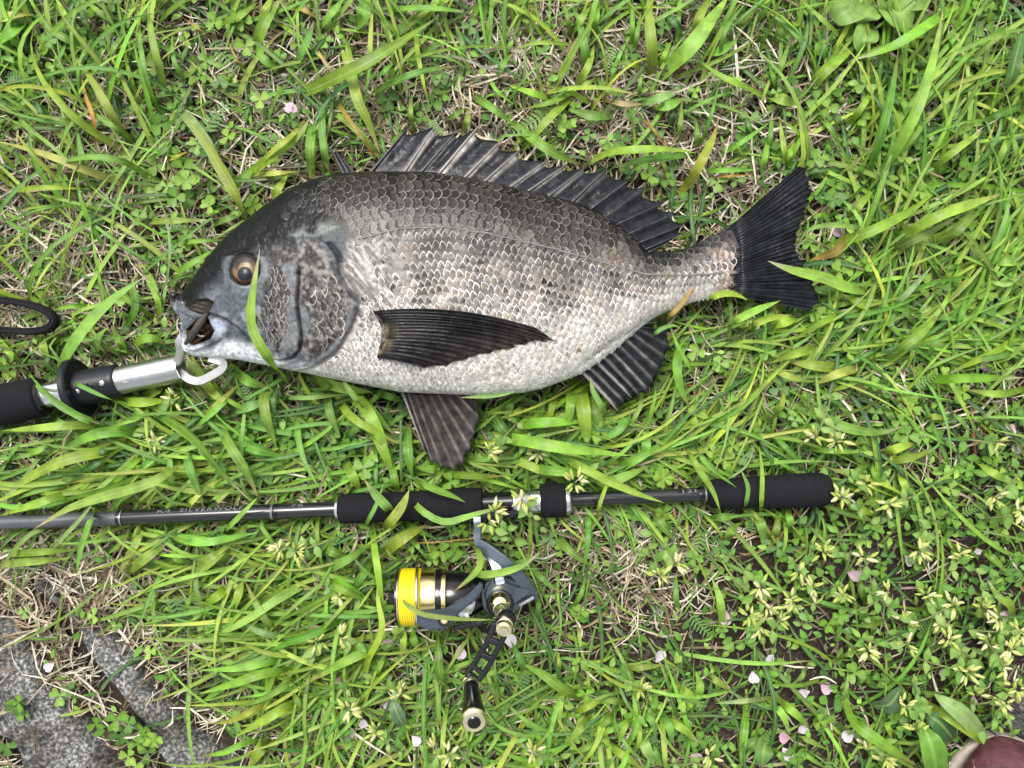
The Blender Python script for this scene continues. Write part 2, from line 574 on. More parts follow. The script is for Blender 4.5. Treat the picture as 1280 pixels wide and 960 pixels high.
xs = np.concatenate([np.linspace(219, 470, 330), np.linspace(471, 928, 400)])
yt, yb = ytop(xs), ybot(xs)
yt = smooth1(yt, 9)
yb2 = smooth1(yb, 9); yb = np.where(xs < 250, yb, yb2)
thick = np.interp(xs, [219, 232, 250, 305, 370, 430, 520, 620, 720, 800, 860, 928], [0.006, 0.010, 0.016, 0.026, 0.033, 0.036, 0.036, 0.0335, 0.026, 0.016, 0.0105, 0.0045])
thick = smooth1(thick, 41)
zc = np.interp(xs, [219, 300, 430, 600, 750, 850, 928], [0.044, 0.046, 0.047, 0.046, 0.040, 0.033, 0.027])
zc = smooth1(zc, 61)

NT, NB = 300, 28
wv = np.linspace(0, 1, NT)
phi = 0.45 * wv * math.pi + 0.55 * np.arccos(1 - 2 * wv)
cy_, sy_ = np.cos(phi), np.sin(phi) ** 0.86
mid = (yt + yb) / 2; hh = (yb - yt) / 2
PY = mid[:, None] - hh[:, None] * cy_[None]
ctr = unproj(np.stack([np.repeat(xs[:, None], NT, 1), PY], -1), np.repeat(zc[:, None], NT, 1))
TOPV = ctr.copy(); TOPV[..., 2] += thick[:, None] * sy_[None]
PXT = proj(TOPV)                       # where each vertex falls in the photograph

def dist_line(line, X, Y):
    d = np.full(X.shape, 1e9)
    line = np.asarray(line, float)
    for a, c in zip(line[:-1], line[1:]):
        v = c - a
        tt = np.clip(((X - a[0]) * v[0] + (Y - a[1]) * v[1]) / (v @ v), 0, 1)
        d = np.minimum(d, np.hypot(X - a[0] - tt * v[0], Y - a[1] - tt * v[1]))
    return d
OPER = [(412, 308), (421, 320), (425, 345), (436, 360), (446, 369), (449, 376), (446, 390), (439, 408), (428, 428), (417, 442), (403, 452), (388, 459), (368, 463)]
OPOLY = [(345, 300), (395, 296)] + OPER + [(330, 470), (230, 460), (215, 380), (300, 280)]
PREOP = [(373, 335), (371, 360), (370, 380), (373, 405), (376, 425), (374, 436), (366, 444), (352, 447), (335, 446)]
PREPOLY = [(345, 310), (366, 310)] + PREOP + [(300, 440), (300, 330)]
MOUTH = [(232, 412), (247, 397), (259, 394), (263, 404), (268, 414), (263, 424), (244, 431), (234, 429)]
FOLD = [(229, 381), (243, 374), (258, 372), (268, 378), (262, 388), (264, 394), (250, 393), (236, 387)]
EYE = (306.5, 337.0)

def head_relief(X, Y):
    h = np.zeros(X.shape)
    d = dist_line(OPER, X, Y); ins = in_poly(OPOLY, X, Y)
    sd = np.where(ins, d, -d)
    h += 0.0016 * sstep(-1.5, 2.0, sd) * (1 - sstep(15, 55, sd))          # gill cover stands proud at its edge
    h -= 0.0013 * np.exp(-((sd + 3.0) / 2.4) ** 2)                          # gap behind it
    h -= 0.0004 * np.exp(-((sd - 9) / 2.2) ** 2) * (Y > 378)                            # membrane crease
    d = dist_line(PREOP, X, Y); ins = in_poly(PREPOLY, X, Y)
    sd = np.where(ins, d, -d)
    h += 0.0014 * sstep(-1.2, 1.2, sd) * (1 - sstep(8, 30, sd))
    h -= 0.0014 * np.exp(-((sd + 2.0) / 1.8) ** 2)
    d = poly_dist(MOUTH, X, Y); ins = in_poly(MOUTH, X, Y)
    h -= np.where(ins, 0.011 * sstep(0, 6, d), 0)
    h += np.where(~ins, 0.0012 * np.exp(-((d - 3.5) / 2.5) ** 2), 0)
    d = poly_dist(FOLD, X, Y); ins = in_poly(FOLD, X, Y)
    h -= np.where(ins, 0.0022 * sstep(0, 4, d), 0)
    h -= 0.0012 * np.exp(-(dist_line([(262, 393), (282, 400), (298, 412), (306, 420)], X, Y) / 2.2) ** 2)
    h -= 0.0010 * np.exp(-(dist_line([(222, 390), (240, 398), (246, 402)], X, Y) / 1.6) ** 2)
    h += 0.0016 * np.exp(-(dist_line([(236, 436), (262, 430), (283, 416)], X, Y) / 4) ** 2)
    r = np.hypot(X - EYE[0], Y - EYE[1])
    h -= 0.004 * (1 - sstep(14, 20.5, r))
    h += 0.0010 * np.exp(-((r - 23) / 3.0) ** 2)
    r = np.hypot(X - 276, Y - 339); h -= 0.0012 * np.exp(-(r / 2.5) ** 2)   # nostrils
    r = np.hypot(X - 263, Y - 344); h -= 0.0010 * np.exp(-(r / 2.0) ** 2)
    # pits and wrinkles of the gill cover and nape
    hm = (1 - sstep(395, 450, X))
    h += (NZ.fbm(X / 11, Y / 15, 3) - 0.5) * 0.0014 * hm + (NZ.fbm(X / 3.5, Y / 4.5, 2) - 0.5) * 0.0006 * hm
    return h

PX0, PY0 = PXT[..., 0], PXT[..., 1]
relief = head_relief(PX0, PY0)
# belly sag and soft bars over the flank
tt = (PY0 - ytop(PX0)) / (ybot(PX0) - ytop(PX0))
relief += (NZ.fbm(PX0 / 60, PY0 / 40, 2) - 0.5) * 0.0022 * sstep(440, 500, PX0)
_a = (PX0 * 0.62 + PY0 * 0.78); _b = (-PX0 * 0.78 + PY0 * 0.62)
relief += (NZ.fbm(_a / 15 + 2 * NZ(PX0 / 20, PY0 / 20), _b / 3.2, 3) - 0.5) * 0.0014 * sstep(425, 445, PX0) * (1 - sstep(480, 515, PX0)) * sstep(296, 306, PY0) * (1 - sstep(400, 425, PY0))
relief -= 0.0016 * np.exp(-(dist_line([(812, 405), (770, 428), (735, 455)], PX0, PY0) / 6) ** 2)
def grid_normals(V):
    du = np.gradient(V, axis=0); dv = np.gradient(V, axis=1)
    n = np.cross(dv, du)
    n /= np.linalg.norm(n, axis=-1, keepdims=True) + 1e-12
    n *= np.sign(n[..., 2:3] + 1e-9)
    return n
nrm = grid_normals(TOPV)
edge_fade = np.minimum(1, np.minimum(wv, 1 - wv) * 14)[None, :]
TOPV = TOPV + nrm * (relief * edge_fade)[..., None]
nrm = grid_normals(TOPV)

def L3(a, b, t):
    return np.asarray(a) * (1 - t[..., None]) + np.asarray(b) * t[..., None]
def fish_base(X, Y):
    """pigment of the skin, linear rgb, by where it sits on the fish"""
    t_ = (Y - ytop(X)) / np.maximum(ybot(X) - ytop(X), 1)
    bars = 1 - 0.34 * sstep(0.25, 0.85, 0.5 + 0.5 * np.sin(X / 8.6 + NZ(X / 40, Y / 90) * 4)) * (1 - 0.8 * sstep(0.45, 0.8, t_))
    c = L3((0.022, 0.020, 0.0185), (0.295, 0.265, 0.245), sstep(0.08, 0.60, t_ + 0.16 * (NZ.fbm(X / 45, Y / 30, 2) - 0.5)) ** 1.15)
    pt_ = NZ.fbm(X / 32 + 60, Y / 24 + 9, 3)
    c = c * (0.70 + 0.60 * pt_)[..., None] * (1 + np.array([0.05, 0.0, -0.06]) * sstep(0.5, 0.7, pt_)[..., None])
    c = L3(c, (0.48, 0.455, 0.415), sstep(0.48, 0.80, t_))
    c = L3(c, (0.62, 0.62, 0.56), sstep(0.86, 0.99, t_))
    c = c * bars[..., None]
    # greyer towards the tail stalk
    c = L3(c, (0.17, 0.155, 0.145), 0.55 * sstep(760, 870, X) * sstep(0.15, 0.3, t_) * (1 - sstep(0.62, 0.95, t_)))
    c = L3(c, (0.02, 0.02, 0.021), sstep(780, 850, X) * (1 - sstep(0.06, 0.24, t_)))
    c = L3(c, (0.25, 0.19, 0.165), sstep(885, 905, X) * (1 - sstep(915, 927, X)) * sstep(0.1, 0.3, t_))
    c = L3(c, (0.012, 0.012, 0.013), sstep(908, 924, X + 26 * (NZ.fbm(X / 6, Y / 4, 3) - 0.5)))
    # wrinkled pale shoulder behind the gill cover
    a_ = (X * 0.62 + Y * 0.78); b2 = (-X * 0.78 + Y * 0.62)
    stw = NZ.fbm(a_ / 15 + 2 * NZ(X / 20, Y / 20), b2 / 3.2, 3)
    sm = sstep(418, 440, X) * (1 - sstep(478, 512, X + 14 * (stw - 0.5))) * sstep(296, 306, Y) * (1 - sstep(392, 420, Y))
    c = L3(c, L3((0.13, 0.118, 0.112), (0.52, 0.475, 0.45), sstep(0.32, 0.64, stw) * (0.4 + 0.6 * NZ.fbm(X / 7, Y / 7, 3))), sm * 0.85)
    return c

def soft(poly, X, Y, w_=5):
    d = poly_dist(poly, X, Y)
    return sstep(-w_, w_, np.where(in_poly(poly, X, Y), d, -d) + 6 * (NZ.fbm(X / 9, Y / 9, 2) - 0.5))
SHOULDER = [(425, 322), (440, 300), (470, 300), (505, 325), (512, 360), (500, 385), (470, 384), (455, 400), (448, 374), (436, 356)]
def head_col(X, Y):
    t_ = (Y - ytop(X)) / np.maximum(ybot(X) - ytop(X), 1)
    nb = NZ.fbm(X / 14, Y / 14, 4)
    nf = NZ.fbm(X / 5, Y / 5, 3)
    c = L3((0.007, 0.0075, 0.008), (0.072, 0.083, 0.097), sstep(0.20, 0.46, t_ + 0.18 * (nb - 0.5)))  # bluish tone also carries the wet sheen, painted into the colour
    c = L3(c, (0.20, 0.215, 0.23), 0.75 * sstep(0.52, 0.68, nb) * sstep(0.3, 0.5, t_))
    # cheek and gill cover: brown-grey, mottled
    gc = soft([(335, 315), (392, 300), (425, 330), (448, 376), (430, 425), (400, 450), (376, 440), (345, 440), (325, 400)], X, Y, 9)[..., None]
    c = c * (1 - gc) + gc * L3((0.040, 0.039, 0.038), (0.19, 0.175, 0.162), sstep(0.40, 0.68, nf * 0.6 + nb * 0.4))
    pale = soft([(352, 330), (371, 325), (369, 360), (372, 420), (374, 434), (352, 440), (352, 400)], X, Y, 4)
    c = L3(c, (0.16, 0.175, 0.19), 0.6 * pale)
    br = np.hypot((X - 379) / 8, (Y - 404) / 24)
    c = L3(c, (0.12, 0.14, 0.14), 1 - sstep(0.8, 1.05, br))
    tp = 1 - sstep(0, 9, dist_line([(370, 298), (398, 288), (425, 280)], X, Y) - 3)
    c = L3(c, (0.17, 0.19, 0.175), 0.8 * tp * sstep(0.35, 0.6, nb))
    sh = soft([(400, 296), (430, 280), (440, 300), (441, 322), (428, 330)], X, Y, 4)
    c = L3(c, (0.050, 0.055, 0.061), sh)
    # white throat and lower jaw
    thr = sstep(0, 20, Y - np.interp(X, [230, 262, 290, 320, 352, 380, 400, 430], [416, 428, 417, 424, 440, 447, 452, 452]) + 12 * (nb - 0.5))
    c = L3(c, (0.62, 0.64, 0.66), thr * (1 - sstep(430, 450, X)))
    # bluish lip skin at the jaw hinge
    c = L3(c, (0.27, 0.31, 0.38), 1 - sstep(0.4, 1.1, np.hypot((X - 272) / 14, (Y - 408) / 13)))
    lip = in_poly([(219, 374), (228, 378), (250, 398), (240, 408), (230, 408), (221, 394)], X, Y)
    c = np.where(lip[..., None], L3((0.065, 0.075, 0.085), (0.13, 0.14, 0.165), nf), c)
    d = poly_dist(FOLD, X, Y); ins = in_poly(FOLD, X, Y)
    st = 0.5 + 0.5 * np.sin((Y - 0.25 * X) * 1.2)
    c = np.where(ins[..., None], L3((0.016, 0.013, 0.008), (0.050, 0.046, 0.042), st * sstep(0, 3, d) * (1 - sstep(248, 262, X))), c)
    ins = in_poly(MOUTH, X, Y)
    c = np.where(ins[..., None], L3((0.008, 0.006, 0.004), (0.055, 0.033, 0.013), sstep(0.5, 0.65, nf)), c)
    d = dist_line([(262, 393), (282, 400), (298, 412), (310, 424)], X, Y)
    c = L3(c, (0.02, 0.022, 0.025), 0.8 * np.exp(-(d / 3.2) ** 2))
    # eye socket rim
    r = np.hypot(X - EYE[0], Y - EYE[1])
    c = L3(c, (0.006, 0.006, 0.007), 1 - sstep(17.5, 21, r))
    c = L3(c, (0.18, 0.20, 0.22), 0.55 * np.exp(-((r - 25) / 4) ** 2) * (Y > 320))
    # dark seams: gill opening and preopercle
    insO = in_poly(OPOLY, X, Y)
    d = dist_line(OPER, X, Y); sd = np.where(insO, d, -d)
    wid = np.where(Y < 372, 3.2, np.where(Y < 440, 2.6, 1.6)) * (0.6 + 0.8 * nb)
    c = L3(c, (0.010, 0.011, 0.013), np.exp(-((sd + 2.5) / wid) ** 2) * 0.85)
    up = (Y > 308) & (Y < 376)
    c = L3(c, (0.035, 0.042, 0.05), np.where(up, 1 - sstep(3, 8, np.abs(sd - 2)), 0) * 0.6)
    c = L3(c, (0.16, 0.17, 0.18), np.where(Y > 380, np.exp(-((sd - 6) / 2) ** 2), 0) * 0.6)
    d = dist_line(PREOP, X, Y); ins = in_poly(PREPOLY, X, Y); sd = np.where(ins, d, -d)
    c = L3(c, (0.012, 0.008, 0.010), np.exp(-((sd + 1.8) / 1.8) ** 2) * np.where(Y < 440, 0.95, 0.5))
    return c

isbody = sstep(-3, 5, np.where(in_poly(OPOLY, PX0, PY0), -1, 1) * dist_line(OPER, PX0, PY0))
isnape = 0.85 * sstep(385, 420, PX0) * (PY0 < 306)
ishead = np.where(PY0 < 306, 1 - sstep(395, 425, PX0), 1 - isbody) * (PX0 < 455)
ishead = np.where((PX0 < 443) & (PY0 > 282) & (PY0 < 328), np.maximum(ishead, 1 - sstep(425, 440, PX0)), ishead)
skin = fish_base(PX0, PY0) * (0.75 + 0.25 * sstep(425, 445, PX0) * (1 - sstep(480, 510, PX0)) * sstep(296, 306, PY0) * (1 - sstep(392, 420, PY0)))[..., None]
COLT = L3(skin, head_col(PX0, PY0) * 1.0, ishead) if False else skin * (1 - ishead[..., None]) + head_col(PX0, PY0) * ishead[..., None]

# lower (hidden) half of the body
ph2 = np.linspace(math.pi, 2 * math.pi, NB + 2)[1:-1]
PYb = mid[:, None] - hh[:, None] * np.cos(ph2)[None]
botv = unproj(np.stack([np.repeat(xs[:, None], NB, 1), PYb], -1), np.repeat(zc[:, None], NB, 1))
botv[..., 2] += thick[:, None] * (-np.abs(np.sin(ph2)) ** 0.86)[None]
ALLV = np.concatenate([TOPV, botv], 1)
ALLC = np.concatenate([COLT, np.full(botv.shape, 0.3)], 1)
nxx, nrr = ALLV.shape[:2]
ii = np.arange(nxx * nrr).reshape(nxx, nrr)
jj = np.roll(ii, -1, 1)
q = np.stack([ii[:-1], jj[:-1], jj[1:], ii[1:]], -1).reshape(-1, 4)
V = ALLV.reshape(-1, 3)
V = np.vstack([V, ALLV[0].mean(0), ALLV[-1].mean(0)])
Cc = np.vstack([ALLC.reshape(-1, 3), ALLC[0].mean(0), ALLC[-1].mean(0)])
caps = []
for j in range(nrr):
    k = (j + 1) % nrr
    caps.append((len(V) - 2, ii[0, k], ii[0, j], ii[0, j])); caps.append((len(V) - 1, ii[-1, j], ii[-1, k], ii[-1, k]))
fish = thing('fish', 'large silvery dark-backed sea bream lying on its side, mouth held by a grip', 'fish', P(600, 360, 0.0))
bm_faces = q
me_o = child('body', V, q, M['fish_skin'], fish, Cc * 0.95)
# close the ends
bmx = bmesh.new(); bmx.from_mesh(me_o.data)
es = [e for e in bmx.edges if e.is_boundary]
bmesh.ops.holes_fill(bmx, edges=es, sides=0)
loose = [v for v in bmx.verts if not v.link_faces]
bmesh.ops.delete(bmx, geom=loose, context='VERTS')
bmx.to_mesh(me_o.data); bmx.free()
me_o.data.polygons.foreach_set('use_smooth', np.ones(len(me_o.data.polygons), bool))

# surface lookup by pixel
SM = {}
pp = proj(TOPV)
mapi = np.full((960, 1280), -1, int)
fi = np.arange(TOPV.shape[0] * NT)
xi = np.clip(np.round(pp[..., 0]).astype(int), 0, 1279).ravel(); yi = np.clip(np.round(pp[..., 1]).astype(int), 0, 959).ravel()
mapi[yi, xi] = fi
for _ in range(6):
    for sh in ((0, 1), (0, -1), (1, 0), (-1, 0)):
        r_ = np.roll(mapi, sh, (0, 1))
        mapi = np.where(mapi < 0, r_, mapi)
FV = TOPV.reshape(-1, 3); FN = nrm.reshape(-1, 3)
def surf(px, py):
    k = mapi[np.clip(np.round(py).astype(int), 0, 959), np.clip(np.round(px).astype(int), 0, 1279)]
    return FV[k], FN[k], k >= 0

# ---- scales: overlapping plates, pale rim with some highlight painted in, darker field
class Acc:
    def __init__(s): s.v = []; s.f = []; s.c = []; s.n = 0
    def put(s, v, f, c):
        s.v.append(v); s.f.append(np.asarray(f) + s.n); s.c.append(c); s.n += len(v)
SA = Acc()
NO = 14
tho = np.linspace(0, 2 * math.pi, NO, endpoint=False)
def plate(pos, n, ax, ru, rf, rv, field, rim, tilt, expo=1.55, rimw=0.13, slit_shade=1.0, side=0.0):
    e1 = ax - n * (ax @ n); e1 /= np.linalg.norm(e1) + 1e-12
    e2 = np.cross(n, e1)
    c0_, s0_ = np.cos(tho), np.sin(tho)
    cu = np.sign(c0_) * np.abs(c0_) ** (2 / expo); su = np.sign(s0_) * np.abs(s0_) ** (2 / expo)
    uu = np.where(cu > 0, cu * ru, cu * rf); vv = su * rv
    field = np.asarray(field); rim = np.asarray(rim)
    back = sstep(-0.55, -0.1, c0_)[:, None]
    rimc = rim[None] * back + field[None] * (1 - back)
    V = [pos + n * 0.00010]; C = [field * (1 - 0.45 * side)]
    for r, isrim in ((0.55, 0), (1 - rimw - 0.06, 0), (1 - rimw, 1), (1.0, 1)):
        hgt = tilt * (uu * r) / ru + (0.00012 if r < 1 else -0.00004)
        V.extend(pos + e1 * (uu * r)[:, None] + e2 * (vv * r)[:, None] + n * hgt[:, None])
        cc = rimc if isrim else np.repeat(field[None], NO, 0)
        fr = (1 - sstep(-0.45, 0.15, uu * r / ru))[:, None]
        cc = cc * (1 - fr * (1 - slit_shade))  # painted shade just behind the rim of the overlapping scale
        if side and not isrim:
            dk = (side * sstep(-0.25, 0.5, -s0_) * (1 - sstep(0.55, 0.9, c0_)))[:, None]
            cc = cc * (1 - dk) + np.array([0.040, 0.035, 0.033]) * dk  # dark slit down one side: shadow painted into the field
        C.extend(cc)
    F = []
    for j in range(NO):
        k = (j + 1) % NO
        F.append((0, 1 + j, 1 + k))
        for a in range(3):
            F.append((1 + a * NO + j, 1 + (a + 1) * NO + j, 1 + (a + 1) * NO + k))
            F.append((1 + a * NO + j, 1 + (a + 1) * NO + k, 1 + a * NO + k))
    SA.put(np.array(V), np.array(F), np.array(C))

def lattice(test, a, b, follow, size=1.0, fieldf=None, rimf=None, jitter=0.6, tilt=0.00045, shrink=None, expo=1.55, rimw=0.13):
    rows = range(-60, 60)
    for j in rows:
        x = 200.0 + (0.5 if j % 2 else 0.0) * a
        while x < 930:
            s = 1.0 if shrink is None else float(shrink(x))
            y0 = float(np.interp(x, LATL[:, 0], LATL[:, 1])) if follow else 300
            y = y0 + j * b * s
            xx = x + random.gauss(0, jitter); yy = y + random.gauss(0, jitter)
            if ytop(xx) + 2 < yy < ybot(xx) - 1 and test(xx, yy):
                p, n, ok = surf(np.array(xx), np.array(yy))
                if ok:
                    pz = p[2]; k = kpx(pz)
                    p2, _, _ = surf(np.array(xx + 6), np.array(yy + (np.interp(x + 6, LATL[:, 0], LATL[:, 1]) - y0 if follow else 0)))
                    axv = p2 - p
                    if np.linalg.norm(axv) < 1e-5: axv = np.array([1.0, 0, 0])
                    f = fieldf(xx, yy); r = rimf(xx, yy, f)
                    t_ = float((yy - ytop(xx)) / (ybot(xx) - ytop(xx)))
                    sl_ = 1.0 - float(sstep(0.22, 0.45, t_)) * random.choice([0.25, 0.5, 0.75, 0.85])
                    ex = expo - 0.28 * float(sstep(0.2, 0.5, t_)) + random.uniform(-0.12, 0.12)
                    js = random.uniform(0.92, 1.10)
                    plate(p, n, axv, a * 0.62 * s * k * size * js, a * 0.95 * s * k * size, b * 0.84 * s * k * size * random.uniform(0.93, 1.07), f, r, tilt * s, ex, rimw * random.uniform(0.7, 1.4) * (1 + 0.5 * float(sstep(0.3, 0.7, t_))), sl_)
            x += a * s
    return

A1 = lambda v: np.array([v])
OPB = [(385, 220), (400, 262), (425, 278), (440, 288), (444, 325), (452, 372), (449, 396), (436, 424), (418, 448), (395, 464), (420, 480), (930, 480), (930, 200)]
def in1(poly, x, y): return bool(in_poly(poly, A1(x), A1(y))[0])
bodyp = [(398, 215), (398, 262), (425, 276), (442, 290), (446, 325), (455, 372), (452, 398), (440, 424), (422, 446), (392, 464), (400, 500), (940, 520), (940, 200)]
throatp = [(452, 372), (475, 372), (485, 400), (490, 440), (540, 462), (575, 470), (600, 520), (380, 500), (392, 464), (422, 446), (440, 424), (452, 398)]
napep = [(398, 215), (398, 262), (425, 276), (432, 262), (440, 215)]
def field_body(x, y):
    c = fish_base(A1(x), A1(y))[0]
    t_ = float((y - ytop(x)) / (ybot(x) - ytop(x)))
    c = c * (0.5 + 0.95 * random.random()) * (0.55 + 0.9 * float(NZ.fbm(x / 28 + 9, y / 20, 2)))
    u = random.random()
    if t_ > 0.18 and u < 0.10: c = c * np.array([1.08, 0.92, 0.70])
    if u > 0.975: c = c * 0.25
    if 0.06 < t_ < 0.17 and x < 650 and 0.35 < float(NZ(x / 40, 7)) : c = c * np.array([0.40, 0.33, 0.28])
    return c
def rim_body(x, y, f):
    t_ = float((y - ytop(x)) / (ybot(x) - ytop(x)))
    base = np.array([0.15, 0.134, 0.122]) * (1 - sstep(0.2, 0.6, t_)) + np.array([0.74, 0.72, 0.67]) * sstep(0.2, 0.6, t_)
    if t_ < 0.07: base = base * 0.75
    base = base * (0.35 + 1.3 * float(NZ.fbm(x / 16 + 33, y / 12 + 8, 3)))
    return base * (0.65 + 0.6 * random.random())
shr = lambda x: np.interp(x, [400, 440, 520, 700, 800, 930], [0.72, 0.95, 1.0, 0.92, 0.80, 0.62])
def latY(x): return float(np.interp(x, LATL[:, 0], LATL[:, 1]))
lattice(lambda x, y: in1(bodyp, x, y) and not in1(throatp, x, y) and not in1(SHOULDER, x, y) and x < 922 - 8 * random.random() and y < latY(x) + 4, 11.2, 10.6, True, 1.0, field_body, rim_body, 0.5, 0.0005, shr, 1.5, 0.10)
# below the lateral line the scales read as rows of tall cells with pale pointed tops
for j in range(0, 40):
    x = 420.0 + 4.4 * (j % 2) + random.uniform(-1, 1)
    while x < 922 - 8 * random.random():
        s_ = float(shr(x)); dx = 8.9 * s_
        y0 = latY(x)
        hgt_ = ybot(x) - y0
        y = y0 + 6 + (j + 0.5) * 12.6 * s_ * (1 - 0.012 * j)
        xx = x + random.gauss(0, 0.7); yy = y + random.gauss(0, 0.9) + 0.8 * math.sin(x / 31 + j)
        x += dx
        if yy > ybot(xx) - 2 or not in1(bodyp, xx, yy) or in1(throatp, xx, yy) or (in1(SHOULDER, xx, yy) and (xx < 468 or random.random() < 0.45)): continue
        p, n, ok = surf(np.array(xx), np.array(yy))
        if not ok: continue
        p2, _, _ = surf(np.array(xx - 0.8), np.array(yy - 6.0))
        axv = p2 - p
        if np.linalg.norm(axv) < 1e-5: continue
        k = kpx(p[2])
        t_ = float((yy - ytop(xx)) / (ybot(xx) - ytop(xx)))
        f = fish_base(A1(xx), A1(yy))[0] * (0.88 + 0.36 * random.random()) * (0.72 + 0.56 * float(NZ.fbm(xx / 26 + 9, yy / 22, 2)))
        u = random.random()
        if u < 0.09: f = f * np.array([1.04, 0.95, 0.82])
        elif u < 0.30: f = f * np.array([1.06, 0.95, 0.94])
        if u > 0.994: f = f * np.array([0.4, 0.3, 0.25])
        rimk = (0.75 + 0.45 * random.random())
        r = np.array([0.70, 0.67, 0.625]) * rimk * (0.42 + 0.62 * float(sstep(0.26, 0.66, t_))) * (0.55 + 0.8 * float(NZ.fbm(xx / 18 + 70, yy / 14 + 3, 2)))  # pale rim colour, brightened to include a painted highlight
        if xx > 790: r = r * (1 - 0.25 * float(sstep(790, 860, xx)))
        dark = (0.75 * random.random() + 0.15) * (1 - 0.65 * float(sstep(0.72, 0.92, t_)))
        mo = float(NZ.fbm(xx / 24 + 90, yy / 20 + 14, 3))
        f = f * (1 - 0.60 * float(sstep(0.54, 0.66, mo)) * (1 - float(sstep(0.55, 0.8, t_)))); r = r * (1 - 0.35 * float(sstep(0.54, 0.66, mo)) * (1 - float(sstep(0.55, 0.8, t_))))
        if random.random() < 0.025: continue
        wn = float(NZ.fbm(xx / 40 + 3, yy / 16 + 7, 2))
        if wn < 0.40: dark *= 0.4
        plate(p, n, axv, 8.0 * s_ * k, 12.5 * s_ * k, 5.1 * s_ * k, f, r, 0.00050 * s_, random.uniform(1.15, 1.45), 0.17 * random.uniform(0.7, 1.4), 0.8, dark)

def field_thr(x, y): return fish_base(A1(x), A1(y))[0] * (0.45 + 0.6 * random.random())
def rim_thr(x, y, f): return np.array([0.66, 0.64, 0.62]) * (0.75 + 0.4 * random.random())
lattice(lambda x, y: in1(throatp, x, y), 6.4, 6.2, False, 1.0, field_thr, rim_thr, 0.6, 0.0004)
cheek = [(333, 342), (352, 335), (362, 350), (360, 400), (352, 436), (328, 420), (322, 398), (330, 375)]
def field_ck(x, y): return np.array([0.07, 0.066, 0.064]) * (0.7 + 0.7 * random.random())
def rim_ck(x, y, f): return np.array([0.33, 0.31, 0.29]) * (0.6 + 0.6 * random.random())
lattice(lambda x, y: in1(cheek, x, y), 6.2, 8.2, False, 1.0, field_ck, rim_ck, 0.6, 0.0003)
opsc = [(388, 360), (415, 350), (436, 372), (434, 400), (420, 430), (402, 440), (392, 425), (390, 395)]
def field_op(x, y): return np.array([0.075, 0.07, 0.065]) * (0.6 + 0.9 * random.random())
def rim_op(x, y, f): return np.array([0.30, 0.27, 0.25]) * (0.4 + 0.9 * random.random())
lattice(lambda x, y: in1(opsc, x, y) and random.random() < 0.9, 8.6, 10.5, False, 1.0, field_op, rim_op, 1.4, 0.0003)
nape2 = [(345, 255), (368, 240), (400, 228), (400, 262), (375, 272), (352, 272)]
lattice(lambda x, y: in1(nape2, x, y) and random.random() < sstep(342, 392, x), 7.2, 7.6, False, 1.0, lambda x, y: np.array([0.014, 0.013, 0.013]), lambda x, y, f: np.array([0.07, 0.065, 0.06]) * (0.3 + random.random()), 0.8, 0.0003)
sv = np.vstack(SA.v); sf = np.vstack(SA.f); scol = np.vstack(SA.c) * 0.97
so_ = child('scales', sv, sf, M['fish_scale'], fish, scol)
so_['kind'] = 'stuff'

# ---- lateral line tubes are part of the pattern: small pored ridge
ll = []
for x in np.arange(448, 905, 8.0):
    p, n, ok = surf(np.array(x), np.array(np.interp(x, LATL[:, 0], LATL[:, 1])))
    ll.append(p + n * 0.00055)
V, F = tube(catmull(ll, 120) - np.array([0, 0, 0.0003]), 0.0007, 6)
child('lateral_line', V, F, M['fish_skin'], fish, (0.17, 0.158, 0.148))

